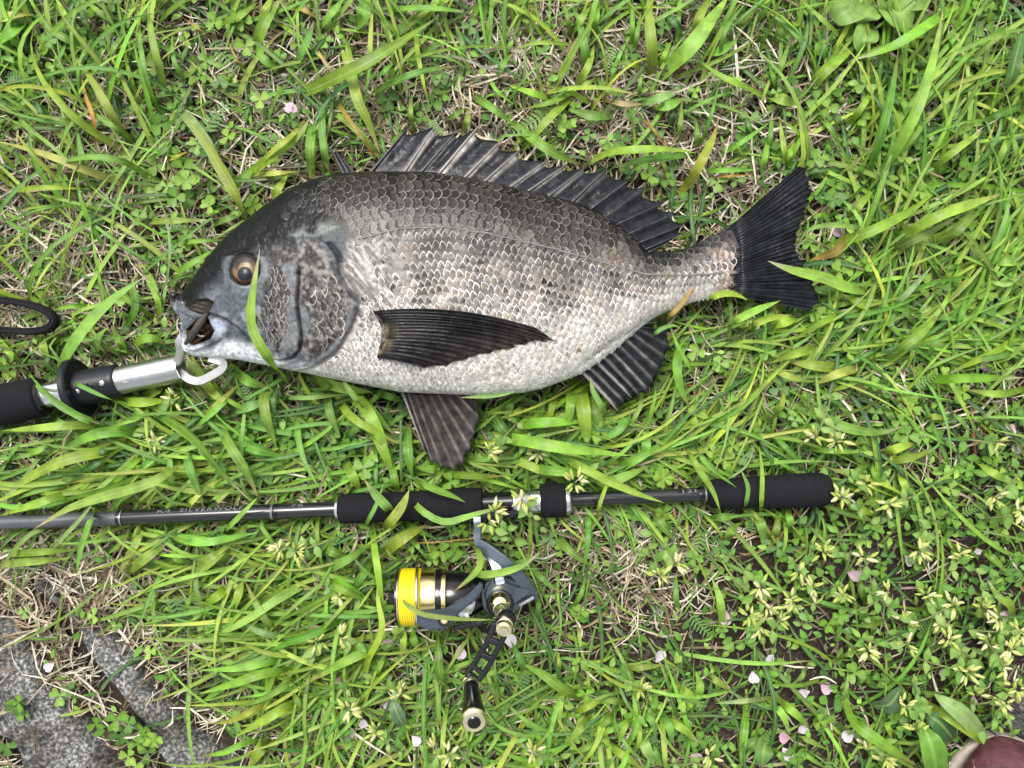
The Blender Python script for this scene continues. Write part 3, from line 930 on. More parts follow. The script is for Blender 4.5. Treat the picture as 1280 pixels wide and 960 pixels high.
# ---- fins
def fin(name, base, tips, zb, zt, nsub=6, nu=14, dip=0.0, ridge=0.0004, col=(0.018, 0.018, 0.020), colray=(0.05, 0.05, 0.052), zfun=None, bulge=0.0, streak=None, tipcol=None, mott=0.35, root=None, fine=1):
    base = np.asarray(base, float); tips = np.asarray(tips, float)
    R = len(base)
    V = []; C = []
    nv = (R - 1) * nsub + 1
    for c in range(nv):
        f = c / nsub; i = min(int(f), R - 2); v = f - i
        b_ = base[i] * (1 - v) + base[i + 1] * v
        t_ = tips[i] * (1 - v) + tips[i + 1] * v
        ln = 1 - dip * 4 * v * (1 - v)
        if dip and v > 0: ln = 1 - dip * (math.sin(math.pi * v ** 0.6))
        ln *= 1 - 0.05 * NZ(c * 0.61, 11.0)
        rr = math.cos(2 * math.pi * v * fine) * (0.7 + 0.6 * NZ(c * 0.37, 3.0))                  # ridge on rays
        for k in range(nu):
            u = k / (nu - 1) * ln
            p = b_ + (t_ - b_) * u
            if bulge:
                nn = np.array([-(t_ - b_)[1], (t_ - b_)[0]])
                p = p + nn * (bulge[0] + (bulge[1] - bulge[0]) * c / nv) * (4 * u * (1 - u))
            z = zfun(p, u) if zfun else zb + (zt - zb) * u
            z += ridge * rr * min(1, u * 3) * (0.35 + 1.3 * NZ(c * 0.23 + 5, u * 4)) + 0.0009 * (NZ(p[0] / 14, p[1] / 14) - 0.5)
            V.append(P(p[0], p[1], z))
            nz = NZ.fbm(p[0] / 7, p[1] / 7, 3)
            cc = np.array(col) * (1 - mott + 2 * mott * nz)
            ray = max(0, 1 - min(v, 1 - v) / 0.22)
            cc = cc * (1 - 0.7 * ray) + np.array(colray) * (0.4 + 1.6 * NZ(c * 0.9 + 3, u * 2.5)) * 0.7 * ray  # some rays painted lighter to imitate glossy streaks
            if streak is not None and streak[i] > 0 and v < 0.35:
                a = streak[i] * math.exp(-((v - 0.12) / 0.10) ** 2) * (1 - sstep(0.75, 0.95, u)) * (0.5 + nz)
                cc = cc * (1 - a) + np.array((0.36, 0.34, 0.31)) * a
            if root is not None:
                f_ = c / nv
                a = (1 - sstep(0.07, 0.17, u + 0.06 * (nz - 0.5))) * sstep(0.22, 0.45, f_) * (1 - sstep(0.80, 0.95, f_)) * (0.35 + 0.65 * sstep(0.35, 0.6, nz))
                cr_ = np.array(root) * (0.4 + 1.1 * nz)
                if u < 0.03: cr_ = np.array((0.24, 0.19, 0.11)) * (0.4 + nz)
                cc = cc * (1 - a) + cr_ * a
            if tipcol is not None:
                a = sstep(0.6, 1.0, u) * nz
                cc = cc * (1 - a) + np.array(tipcol) * a
            C.append(cc)
    ii = np.arange(nv * nu).reshape(nv, nu)
    q = np.stack([ii[:-1, :-1], ii[1:, :-1], ii[1:, 1:], ii[:-1, 1:]], -1).reshape(-1, 4)
    o = child(name, V, q, M['fin'], fish, np.array(C))
    md = o.modifiers.new('thickness', 'SOLIDIFY'); md.thickness = 0.0005; md.offset = 0
    return o

def ray_tubes(parent, nm, base, tips, zb, zt, r, col, dz=0.0006, zfun=None, end=1.0):
    for b_, t_, c in zip(base, tips, col):
        b_ = np.array(b_, float); t_ = np.array(t_, float)
        pts = []
        for u in np.linspace(0, end, 8):
            p = b_ + (t_ - b_) * u
            z = (zfun(p, u) if zfun else zb + (zt - zb) * u) + dz
            pts.append(P(p[0], p[1], z))
        V, F = tube(pts, np.linspace(r, r * 0.35, 8), 6)
        child(nm, V, F, M['spine'], parent, c)

dbase = [(458, 222), (502, 220), (522, 220), (545, 221), (576, 227), (601, 231), (632, 238), (656, 242), (681, 249), (711, 256), (736, 263), (756, 272), (770, 281), (784, 293), (797, 304), (806, 312), (810, 316)]
dtips = [(510, 159), (545, 156), (571, 164), (598, 158), (627, 175), (649, 188), (683, 201), (708, 206), (732, 209), (760, 210), (788, 224), (806, 235), (830, 253), (846, 266), (857, 280), (853, 292), (836, 302)]
df = fin('dorsal_fin', dbase, dtips, 0.046, 0.040, nsub=7, nu=14, dip=0.16, ridge=0.0008, col=(0.008, 0.009, 0.012), colray=(0.014, 0.014, 0.017), mott=0.5, streak=[0, .9, .3, .95, .7, .55, .5, .4, .3, .15, 0, 0, 0, 0, 0, 0, 0])
pal = [(0.03, 0.03, 0.032), (0.16, 0.15, 0.14), (0.05, 0.05, 0.05), (0.24, 0.22, 0.20), (0.20, 0.18, 0.16), (0.14, 0.13, 0.12), (0.15, 0.14, 0.13), (0.10, 0.10, 0.095), (0.06, 0.06, 0.06), (0.04, 0.04, 0.04), (0.03, 0.03, 0.03)]
ray_tubes(df, 'spine', dbase[:11], dtips[:11], 0.046, 0.040, 0.0013, pal, dz=0.0012)
ray_tubes(df, 'soft_ray', dbase[11:], dtips[11:], 0.046, 0.040, 0.0006, [(0.035, 0.035, 0.037)] * 6, dz=0.0009)
# short spines in front of the main fin
fb = [(432, 222), (438, 221), (446, 221)]; ft = [(414, 186), (420, 189), (430, 200)]
ff = fin('front_dorsal_fin', fb, ft, 0.045, 0.040, nsub=6, nu=8, dip=0.1, ridge=0.0006)
ray_tubes(ff, 'spine', fb, ft, 0.045, 0.040, 0.0010, [(0.05, 0.05, 0.052)] * 3, dz=0.0010)

tb = [(908, 287), (909, 292), (910, 297), (912, 303), (914, 309), (915, 315), (916, 321), (917, 327), (917, 333), (917, 339), (917, 345), (916, 350), (915, 355), (914, 360), (913, 364), (912, 368)]
ttp = [(1002, 205), (1012, 207), (1017, 220), (1017, 236), (1013, 254), (1008, 268), (1002, 283), (997, 297), (996, 307), (1001, 318), (1008, 330), (1013, 342), (1019, 354), (1025, 367), (1028, 379), (1016, 389)]
zt_ = lambda p, u: 0.0295 + 0.0042 * sstep(0, 0.14, u) - 0.0045 * sstep(0.14, 0.6, u) - 0.002 * u + 0.0035 * (NZ(p[0] / 45, p[1] / 22) - 0.5) * u
tf = fin('tail_fin', tb, ttp, 0, 0, nsub=8, nu=22, dip=0.03, ridge=0.0007, col=(0.006, 0.007, 0.009), colray=(0.012, 0.013, 0.016), zfun=zt_, fine=2, mott=0.5)

def zpect(p, u):
    q, n, ok = surf(np.array(p[0]), np.array(p[1]))
    return float(q[2]) + 0.0004 + 0.0045 * math.sin(math.pi * min(1, u)) ** 0.6
pb = [(465, 389), (473, 395), (479, 402), (481, 410), (481, 418), (480, 426), (478, 433), (475, 441), (472, 448)]
pt = [(676, 412), (699, 428), (686, 428), (664, 430), (640, 437), (612, 442), (583, 450), (558, 457), (530, 460)]
pf = fin('pectoral_fin', pb, pt, 0, 0, nsub=8, nu=26, dip=0.02, ridge=0.0009, col=(0.008, 0.0075, 0.009), colray=(0.018, 0.016, 0.018), zfun=zpect, bulge=(-0.055, -0.03), tipcol=(0.05, 0.035, 0.03), root=(0.06, 0.047, 0.03), fine=2)
rp = catmull([surf(np.array(x - 1.0), np.array(float(y)))[0] + np.array([0, 0, -0.0006]) for x, y in pb], 30)
V, F = tube(rp, np.interp(np.linspace(0, 1, 30), [0, 0.2, 0.5, 0.85, 1], [0.0006, 0.0016, 0.0021, 0.0016, 0.0006]), 12)
pv = proj(np.array(V)); nzv = NZ.fbm(pv[:, 0] / 4, pv[:, 1] / 4, 3)
child('fin_root', V, F, M['fish_skin'], pf, L3((0.03, 0.026, 0.022), (0.20, 0.165, 0.12), sstep(0.35, 0.7, nzv)))
vb = [(503, 490), (510, 491), (518, 491), (527, 492), (537, 492), (547, 492), (558, 492), (570, 492), (583, 494)]
vt = [(530, 562), (541, 580), (553, 587), (568, 590), (580, 580), (588, 562), (594, 543), (599, 522), (597, 505)]
vf = fin('pelvic_fin', vb, vt, 0.034, 0.026, nsub=8, nu=18, dip=0.02, ridge=0.0008, col=(0.033, 0.026, 0.024), colray=(0.13, 0.105, 0.095), mott=0.3, tipcol=(0.07, 0.07, 0.072))
ray_tubes(vf, 'spine', [vb[0]], [vt[0]], 0.034, 0.026, 0.0011, [(0.22, 0.21, 0.20)], dz=0.0010)

ab = [(727, 464), (735, 458), (744, 451), (753, 445), (762, 438), (771, 431), (780, 424), (789, 417), (797, 411), (804, 408)]
at_ = [(773, 514), (781, 505), (789, 497), (800, 495), (811, 491), (818, 479), (826, 466), (832, 450), (838, 434), (834, 413)]
af = fin('anal_fin', ab, at_, 0.039, 0.030, nsub=7, nu=14, dip=0.04, ridge=0.0009, col=(0.011, 0.012, 0.014), colray=(0.024, 0.024, 0.027), streak=[.7, .3, .6, .3, .5, .2, .3, .2, .1, 0])
ray_tubes(af, 'spine', ab[:4], at_[:4], 0.039, 0.030, 0.0012, [(0.2, 0.19, 0.18), (0.08, 0.08, 0.08), (0.18, 0.17, 0.16), (0.07, 0.07, 0.07)], dz=0.0010)

# ---- eye: iris dome with a raised pupil
pz, pn, _ = surf(np.array(EYE[0] + 24), np.array(EYE[1]))
ez = float(pz[2]) - 0.0022
def disc(cx, cy, rings, zfun, colf, seg=48):
    V = [P(cx, cy, zfun(0, 0))]; C = [colf(0, 0)]
    for r in rings:
        for j in range(seg):
            a = 2 * math.pi * j / seg
            V.append(P(cx + r * math.cos(a), cy + r * math.sin(a), zfun(r, a))); C.append(colf(r, a))
    F = [(0, 1 + (j + 1) % seg, 1 + j, 1 + j) for j in range(seg)]
    for i in range(len(rings) - 1):
        for j in range(seg):
            k = (j + 1) % seg
            F.append((1 + i * seg + j, 1 + i * seg + k, 1 + (i + 1) * seg + k, 1 + (i + 1) * seg + j))
    return V, [f[:3] if f[2] == f[3] else f for f in F], C
def iris_col(r, a):
    y = math.sin(a)                                  # +1 = lower side in the picture
    cop = np.array((0.095, 0.038, 0.020)); drk = np.array((0.030, 0.023, 0.022)); gold = np.array((0.19, 0.115, 0.055))
    t_ = sstep(-0.35, 0.35, y + 0.15 * math.sin(3 * a))
    c = drk * (1 - t_) + cop * t_
    g = math.exp(-((a - 0.0) / 0.55) ** 2) + math.exp(-((a - 2.8) / 0.45) ** 2) + math.exp(-((a - 2 * math.pi) / 0.55) ** 2)
    c = c * (1 - 0.8 * min(1, g)) + gold * 0.8 * min(1, g)
    if r > 16.2: c = c * 0.12
    if r < 9.6: c = gold * 1.1
    return c
V, F, C = disc(EYE[0], EYE[1], [4, 8, 9.8, 11, 13, 15, 16.5, 18, 19.5], lambda r, a: ez + 0.0030 * (1 - (r / 19.5) ** 2), iris_col)
ey = child('eye', V, F, M['eye'], fish, np.array(C))
V, F, C = disc(EYE[0] - 1.0, EYE[1] + 5.0, [3, 6, 7.5, 8.6], lambda r, a: ez + 0.0031 + 0.0012 * (1 - (r / 8.6) ** 2), lambda r, a: np.array((0.012, 0.015, 0.022)))
child('pupil', V, F, M['eye'], ey, np.array(C))

# ---- jaw details: maxilla plate, lip edge, teeth row
mx_ = [(236, 428, 0), (243, 415, 2), (250, 404, 3.5), (256, 396, 3), (259, 391, 1.5)]
pts = [np.array(surf(np.array(x), np.array(y))[0]) for x, y, _ in mx_]
zz = max(p[2] for p in pts)
pts = [P(x + 0.0, y, zz + 0.001) for x, y, _ in mx_]
pts[0] = P(232, 430, zz - 0.006)
V, F = tube(catmull(pts, 16), np.interp(np.linspace(0, 1, 16), [0, 0.3, 0.8, 1], [0.0012, 0.0026, 0.0028, 0.0010]), 10)
child('jaw_plate', V, F, M['fish_skin'], fish, (0.045, 0.042, 0.035))
pts = [P(240, 419, zz - 0.004), P(245, 417, zz - 0.003), P(250, 420, zz - 0.003), P(255, 420, zz - 0.004)]
V, F = tube(catmull(pts, 12), 0.0006, 6)
child('teeth', V, F, M['spine'], fish, (0.6, 0.58, 0.52))
# ------------------------------------------------------------------ tackle
M['steel'] = simple('brushed_steel', (0.48, 0.49, 0.48), 0.30, metal=1.0, bump=0.15, bscale=400, var=0.06)
M['chrome'] = simple('polished_metal', (0.62, 0.63, 0.64), 0.22, metal=1.0, bump=0.08, bscale=500, var=0.05)
M['satin'] = simple('satin_silver', (0.52, 0.52, 0.51), 0.38, metal=0.85, bump=0.1, var=0.05)
M['black_plastic'] = simple('black_anodised', (0.010, 0.011, 0.014), 0.38, metal=0.0, spec=0.3, bump=0.15, bscale=600, var=0.2)
M['gloss_black'] = simple('gloss_black', (0.005, 0.005, 0.006), 0.16, coat=0.15, spec=0.35, var=0.1)
M['rod_gloss'] = simple('rod_gloss', (0.010, 0.011, 0.013), 0.15, coat=0.35, spec=0.4, var=0.15, vscale=120)
M['rod_matte'] = simple('rod_matte', (0.055, 0.058, 0.066), 0.33, coat=0.25, var=0.2, vscale=90)
M['foam'] = simple('eva_foam', (0.011, 0.011, 0.013), 0.9, bump=0.7, bscale=1500, var=0.25, spec=0.10, vscale=500)
M['webbing'] = simple('webbing', (0.009, 0.009, 0.010), 0.75, bump=0.5, bscale=1400, var=0.2, spec=0.15)
M['reel_paint'] = simple('reel_paint', (0.050, 0.066, 0.086), 0.25, metal=0.45, var=0.03, coat=0.4, vscale=20)
M['gold'] = simple('gold_anodised', (0.74, 0.60, 0.30), 0.20, metal=1.0, var=0.06)
M['pale_gold'] = simple('pale_gold', (0.82, 0.74, 0.48), 0.22, metal=1.0, var=0.05)
M['dull_ring'] = simple('dull_ring', (0.26, 0.26, 0.26), 0.35, metal=0.7)
M['lettering'] = simple('grey_lettering', (0.15, 0.15, 0.147), 0.4)
m, t, b = new_mat('braided_line')
geo = N(t, 'ShaderNodeNewGeometry')
wv_ = N(t, 'ShaderNodeTexWave', Scale=200.0, Distortion=3.0, Detail=2.0)
wv_.bands_direction = 'X'
t.links.new(geo.outputs['Position'], wv_.inputs['Vector'])
cr = N(t, 'ShaderNodeValToRGB')
cr.color_ramp.elements[0].color = (0.50, 0.34, 0.0, 1); cr.color_ramp.elements[1].color = (0.74, 0.58, 0.003, 1)
t.links.new(wv_.outputs['Fac'], cr.inputs['Fac']); t.links.new(cr.outputs[0], b.inputs['Base Color'])
bp = N(t, 'ShaderNodeBump', Strength=0.5, Distance=0.0004); t.links.new(wv_.outputs['Fac'], bp.inputs['Height']); t.links.new(bp.outputs[0], b.inputs['Normal'])
b.inputs['Roughness'].default_value = 0.5
M['line'] = m

def lathe(p0, p1, prof, seg=40, caps=True):
    """revolve prof [(fraction or metres along, radius)] about the line p0->p1; along given 0..1"""
    p0 = np.array(p0, float); p1 = np.array(p1, float)
    d = p1 - p0
    dn = d / np.linalg.norm(d)
    up = np.array([0, 0, 1.0]) if abs(dn[2]) < 0.9 else np.array([0, 1.0, 0])
    a = np.cross(dn, up); a /= np.linalg.norm(a)
    b_ = np.cross(a, dn)
    V = []; F = []
    for u, r in prof:
        c = p0 + d * u
        for j in range(seg):
            th = 2 * math.pi * j / seg
            V.append(c + r * (a * math.cos(th) + b_ * math.sin(th)))
    n = len(prof)
    for i in range(n - 1):
        for j in range(seg):
            k = (j + 1) % seg
            F.append((i * seg + j, i * seg + k, (i + 1) * seg + k, (i + 1) * seg + j))
    if caps:
        F.append(tuple(range(seg))[::-1]); F.append(tuple(range((n - 1) * seg, n * seg)))
    return V, F

def auto_smooth(o, ang=35):
    me = o.data
    bmq = bmesh.new(); bmq.from_mesh(me)
    bmesh.ops.recalc_face_normals(bmq, faces=bmq.faces)
    for e in bmq.edges:
        e.smooth = not (len(e.link_faces) == 2 and e.calc_face_angle(0) > math.radians(ang))
    bmq.to_mesh(me); bmq.free()
    return o

def lth(name, p0, p1, prof, mat, parent, seg=40):
    V, F = lathe(p0, p1, prof, seg)
    return auto_smooth(child(name, V, F, mat, parent))

def prism(name, poly, z0, z1, mat, parent, bevel=0.0012, holes=None, taper=1.0):
    poly = np.asarray(poly, float)
    c = poly.mean(0)
    V = [P(*(c + (p - c) * taper), z0) for p in poly] + [P(*p, z1) for p in poly]
    n = len(poly)
    F = [tuple(range(n))[::-1], tuple(range(n, 2 * n))] + [(i, (i + 1) % n, n + (i + 1) % n, n + i) for i in range(n)]
    o = child(name, V, F, mat, parent)
    bmq = bmesh.new(); bmq.from_mesh(o.data)
    bmesh.ops.recalc_face_normals(bmq, faces=bmq.faces)
    if bevel:
        es = [e for e in bmq.edges if e.calc_face_angle(0) > 0.5]
        bmesh.ops.bevel(bmq, geom=es, offset=bevel, segments=3, affect='EDGES', clamp_overlap=True)
    bmesh.ops.triangulate(bmq, faces=[f for f in bmq.faces if len(f.verts) > 4])
    bmq.to_mesh(o.data); bmq.free()
    o.data.polygons.foreach_set('use_smooth', np.ones(len(o.data.polygons), bool))
    return auto_smooth(o, 40)

# ---- fish grip: foam handle, steel tube, collar with flange, two jaws
GZc = 0.026
def ga(x):          # axis of the grip tool in photo pixels: y at x
    return 492.0 + (x - 60) * -0.205 + 2.0
kg = kpx(GZc)
grip = thing('fish_grip', 'silver and black fish lip grip with foam handle clamped in the fish mouth', 'fish grip', P(90, ga(90), 0.0))
def gl(name, x0, x1, prof, mat, seg=40):
    return lth(name, P(x0, ga(x0), GZc), P(x1, ga(x1), GZc), prof, mat, grip, seg)
gl('handle', -170, 55, [(0, 0.012), (0.02, 0.0150), (0.5, 0.0160), (0.95, 0.0150), (0.985, 0.0142), (1, 0.012)], M['foam'])
gl('inner_tube', 48, 104, [(0, 0.0096), (1, 0.0096)], M['chrome'])
gl('end_ring', 53, 57, [(0, 0.0128), (0.5, 0.0134), (1, 0.0128)], M['gloss_black'])
gl('flange', 93, 102, [(0, 0.0215), (0.15, 0.0228), (0.8, 0.0228), (1, 0.0215), (1.0, 0.013)], M['black_plastic'], 56)
col_ = gl('collar', 99, 150, [(0, 0.0138), (0.1, 0.0134), (0.9, 0.0124), (0.97, 0.0122), (1, 0.0115)], M['black_plastic'], 48)
gl('tube', 148, 227, [(0, 0.0105), (0.97, 0.0106), (1.0, 0.0102), (1.0, 0.0088), (0.8, 0.0086)], M['steel'], 48)
# holes / rivets on the collar, slot of the inner tube (dark plugs set just proud)
def on_axis(x, off, r):
    """point on the grip's upper surface, off = px across the axis (+ = down in the picture)"""
    dn = np.array([1.0, 0.205]); dn /= np.linalg.norm(dn)
    cr_ = np.array([-dn[1], dn[0]])
    c = np.array(P(x, ga(x), GZc))
    lat = -off * kg
    z = math.sqrt(max(r * r - lat * lat, 0))
    nrm_ = np.array([cr_[0] * lat, cr_[1] * lat, z]) / r
    return c + np.array([cr_[0] * lat, cr_[1] * lat, z]), nrm_
def stud(name, x, off, rr, mat, parent, rsurf, hgt=0.0004):
    p, n = on_axis(x, off, rsurf)
    V, F = lathe(p - n * 0.001, p + n * hgt, [(0, rr), (0.8, rr), (1, rr * 0.8)], 18)
    return child(name, V, F, mat, parent)
stud('hole', 123, 2, 0.0026, M['gloss_black'], col_, 0.0131, 0.0002)
stud('rivet', 138, 1, 0.0021, M['chrome'], col_, 0.0127, 0.0006)
stud('rivet', 108, 5, 0.0018, M['chrome'], col_, 0.0134, 0.0006)
stud('slot', 88, 3, 0.0026, M['gloss_black'], grip, 0.0096, 0.0002)
p, n = on_axis(166, 1, 0.0105)
V, F = [], []
ring_pts = [p + n * 0.0001 + 0.0027 * (np.array([1, 0.2, 0]) * math.cos(a) + np.array([-0.2, 1, 0]) * math.sin(a)) for a in np.linspace(0, 2 * math.pi, 20)]
V, F = tube(ring_pts, 0.00018, 5)
child('stamp', V, F, M['satin'], grip)
# jaws: bent flat bars
def flatbar(name, pts3, wid, th, mat, parent, nrm_dir=(0, 0, 1)):
    pts3 = catmull(np.asarray(pts3, float), 40)
    T = np.gradient(pts3, axis=0); T /= np.linalg.norm(T, axis=1)[:, None]
    nd = np.array(nrm_dir, float)
    V = []; F = []
    for i in range(len(pts3)):
        s_ = np.cross(T[i], nd); s_ /= np.linalg.norm(s_); n_ = np.cross(s_, T[i])
        for a, b2 in ((-1, -1), (1, -1), (1, 1), (-1, 1)):
            V.append(pts3[i] + s_ * a * wid / 2 + n_ * b2 * th / 2)
    for i in range(len(pts3) - 1):
        for j in range(4):
            k = (j + 1) % 4
            F.append((i * 4 + j, i * 4 + k, (i + 1) * 4 + k, (i + 1) * 4 + j))
    F.append((3, 2, 1, 0)); L_ = len(V); F.append((L_ - 4, L_ - 3, L_ - 2, L_ - 1))
    o = child(name, V, F, mat, parent)
    bmq = bmesh.new(); bmq.from_mesh(o.data)
    es = [e for e in bmq.edges if e.calc_face_angle(0) > 0.7]
    bmesh.ops.bevel(bmq, geom=es, offset=0.0006, segments=2, affect='EDGES', clamp_overlap=True)
    bmq.to_mesh(o.data); bmq.free()
    o.data.polygons.foreach_set('use_smooth', np.ones(len(o.data.polygons), bool))
    return auto_smooth(o, 40)
flatbar('jaw', [P(214, 462, 0.027), P(226, 466, 0.029), P(238, 474, 0.032), P(250, 476, 0.034), P(264, 470, 0.036), P(277, 462, 0.038), P(280, 454, 0.039), P(272, 450, 0.040), P(262, 447, 0.040)], 0.0058, 0.0034, M['satin'], grip)
flatbar('jaw', [P(214, 458, 0.030), P(223, 450, 0.036), P(226, 438, 0.043), P(225, 428, 0.048), P(230, 420, 0.050), P(238, 414, 0.049)], 0.0062, 0.0032, M['satin'], grip)
gl('bore', 218, 224, [(0, 0.0086), (1, 0.0086)], M['gloss_black'])

# ---- wrist strap: flat webbing bent into a loop
strap_pts = [P(-60, 372, 0.018), P(-20, 375, 0.020), P(10, 376, 0.022), P(38, 381, 0.023), P(60, 390, 0.023), P(69, 401, 0.022), P(60, 411, 0.021), P(38, 414.5, 0.020), P(10, 413, 0.018), P(-20, 411, 0.016), P(-60, 410, 0.014)]
sp = thing('wrist_strap', 'black webbing wrist strap bent into a loop on the grass', 'strap', P(30, 395, 0.0))
o = flatbar('webbing', strap_pts, 0.0052, 0.0075, M['webbing'], sp)
for dz_, s_ in ((0.0039, -0.0013), (0.0039, 0.0013)):
    pts3 = catmull(np.asarray(strap_pts), 60)
    T = np.gradient(pts3, axis=0); T /= np.linalg.norm(T, axis=1)[:, None]
    sd_ = np.cross(T, (0, 0, 1.0))
    V, F = tube(pts3 + sd_ * s_ + np.array([0, 0, dz_]), 0.00035, 5)
    child('stitching', V, F, M['webbing'], sp)

# ---- bead on the line at the snout
bd = np.array(P(217.5, 369.5, 0.045))
V, F = [], []
nb_ = bmesh.new(); bmesh.ops.create_uvsphere(nb_, u_segments=20, v_segments=12, radius=0.0030)
V = [np.array(v.co) * np.array((1.15, 0.9, 1)) + bd for v in nb_.verts]; F = [tuple(v.index for v in f.verts) for f in nb_.faces]
nb_.free()
bead = add('lure_bead', V, F, M['gloss_black'])
tag(bead, 'tiny glossy black bead on the line at the fish snout', 'bead')
lp = thing('leader_line', 'thin clear line tied to the bead at the fish snout', 'fishing line', tuple(bd))
V, F = tube(catmull([bd + (0.002, -0.001, 0), P(224, 374, 0.050), P(229, 379, 0.054)], 10), 0.00035, 5)
child('strand', V, F, M['satin'], lp)

# ---- rod
RZ = 0.0235
kr = kpx(RZ)
def ry(x): return 653.5 + (x - 0) * (611.5 - 653.5) / 1038.0
rod = thing('fishing_rod', 'long black fishing rod with foam grips lying below the fish', 'fishing rod', P(500, ry(500), 0.0))
def rl(name, x0, x1, prof, mat, seg=40):
    """profile radii in photo pixels at the rod's height"""
    return lth(name, P(x0, ry(x0), RZ), P(x1, ry(x1), RZ), [(u, r * kr) for u, r in prof], mat, rod, seg)
rl('rod_tip_section', -420, 152, [(0, 6.0), (1, 9.2)], M['rod_matte'])
rl('ferrule', 148, 156, [(0, 9.4), (0.1, 10.0), (0.9, 10.0), (1, 9.5)], M['gloss_black'])
rl('trim_ring', 152.5, 154.5, [(0, 10.0), (0.5, 10.3), (1, 10.0)], M['dull_ring'])
bl = rl('rod_butt_section', 154, 430, [(0, 9.3), (1, 9.8)], M['rod_gloss'])
rl('trim_ring', 340, 342.5, [(0, 9.9), (0.5, 10.4), (1, 9.9)], M['dull_ring'])
rl('ferrule', 343, 349, [(0, 9.8), (0.5, 10.3), (1, 9.8)], M['gloss_black'])
rl('trim_ring', 420, 427, [(0, 11), (0.1, 13.5), (0.7, 15.5), (1, 15.5)], M['chrome'])
rl('fore_grip', 424, 604, [(0, 15.0), (0.01, 17.6), (0.03, 18.6), (0.3, 18.2), (0.6, 18.6), (0.9, 20.0), (0.965, 20.0), (0.99, 18.5), (1, 15)], M['foam'])
rl('reel_seat', 596, 646, [(0, 14.0), (0.2, 13.2), (1, 13.2)], M['gloss_black'])
rl('seat_hood', 640, 676, [(0, 13.5), (0.05, 15.2), (0.45, 15.4), (0.5, 14.2), (0.6, 14.2), (0.63, 15.6), (1, 15.8)], M['chrome'])
rl('rear_grip_ring', 675, 707, [(0, 17.5), (0.05, 20.5), (0.5, 21), (0.95, 21), (1, 19)], M['foam'])
rl('end_trim', 705, 716, [(0, 18.5), (0.2, 19.0), (0.6, 18.2), (0.9, 13), (1, 9.5)], M['chrome'])
rl('handle_section', 710, 896, [(0, 8.8), (1, 8.4)], M['rod_gloss'])
rl('ferrule', 873, 886, [(0, 9.0), (0.3, 9.6), (0.8, 9.6), (1, 9.0)], M['gloss_black'])
rl('trim_ring', 880, 882, [(0, 9.6), (0.5, 10.0), (1, 9.6)], M['dull_ring'])
rl('butt_grip', 884, 1039, [(0, 9.0), (0.008, 13.0), (0.03, 17.0), (0.08, 18.5), (0.5, 20.5), (0.85, 21.6), (0.93, 20.8), (0.97, 18.2), (0.99, 14.5), (1, 9)], M['foam'], 56)
# lettering wrapped round the blank
def lettering(txt, x0, x1, hpx, off, parent, rpx, spacing=1.0):
    cu = bpy.data.curves.new('lettering', 'FONT')
    cu.body = txt
    cu.space_character = spacing
    tmp = bpy.data.objects.new('lettering_source', cu)
    COL.objects.link(tmp)
    dg = bpy.context.evaluated_depsgraph_get()
    me = bpy.data.meshes.new_from_object(tmp.evaluated_get(dg))
    bpy.data.objects.remove(tmp)
    bmq = bmesh.new(); bmq.from_mesh(me)
    bmesh.ops.triangulate(bmq, faces=bmq.faces)
    bmesh.ops.subdivide_edges(bmq, edges=[e for e in bmq.edges if e.calc_length() > 0.12], cuts=2, use_grid_fill=False)
    bmesh.ops.triangulate(bmq, faces=bmq.faces)
    co = np.array([v.co[:] for v in bmq.verts]); fc = [tuple(v.index for v in f.verts) for f in bmq.faces]
    bmq.free()
    w_ = co[:, 0].max() - co[:, 0].min(); h_ = co[:, 1].max() - co[:, 1].min()
    X = x0 + (co[:, 0] - co[:, 0].min()) / w_ * (x1 - x0)
    lat = (off + (co[:, 1] - co[:, 1].min()) / h_ * hpx)               # px of arc above the crest
    r = (rpx + 0.25) * kr
    th = lat / rpx
    V = []
    d2 = np.array([1.0, 42.0 / 1038.0]); d2 /= np.linalg.norm(d2); c2 = np.array([-d2[1], d2[0]])
    for x, a in zip(X, th):
        c = np.array(P(x, ry(x), RZ))
        V.append(c + np.array([c2[0] * math.sin(a) * r, c2[1] * math.sin(a) * r, math.cos(a) * r]))
    child('lettering', V, fc, M['lettering'], parent, smooth=False)
lettering('SILVERWOLF', 228, 306, 6.0, 6.0, rod, 9.6, 1.25)
lettering('K4', 200, 216, 5.0, 5.8, rod, 9.5)
lettering('76', 366, 381, 4.5, 7.0, rod, 9.7)
lettering('121', 852, 869, 5.0, 4.0, rod, 8.5, 1.1)

# ---- reel
reel = thing('spinning_reel', 'spinning reel with yellow braid, gold spool and slate grey body hanging from the rod', 'fishing reel', P(590, 745, 0.0))
def zp(x, y, ox=480.0, oy=660.0, s=5.818):
    return (ox + x / s, oy + y / s)
def zpoly(l): return [zp(*p) for p in l]
AZ = 0.037
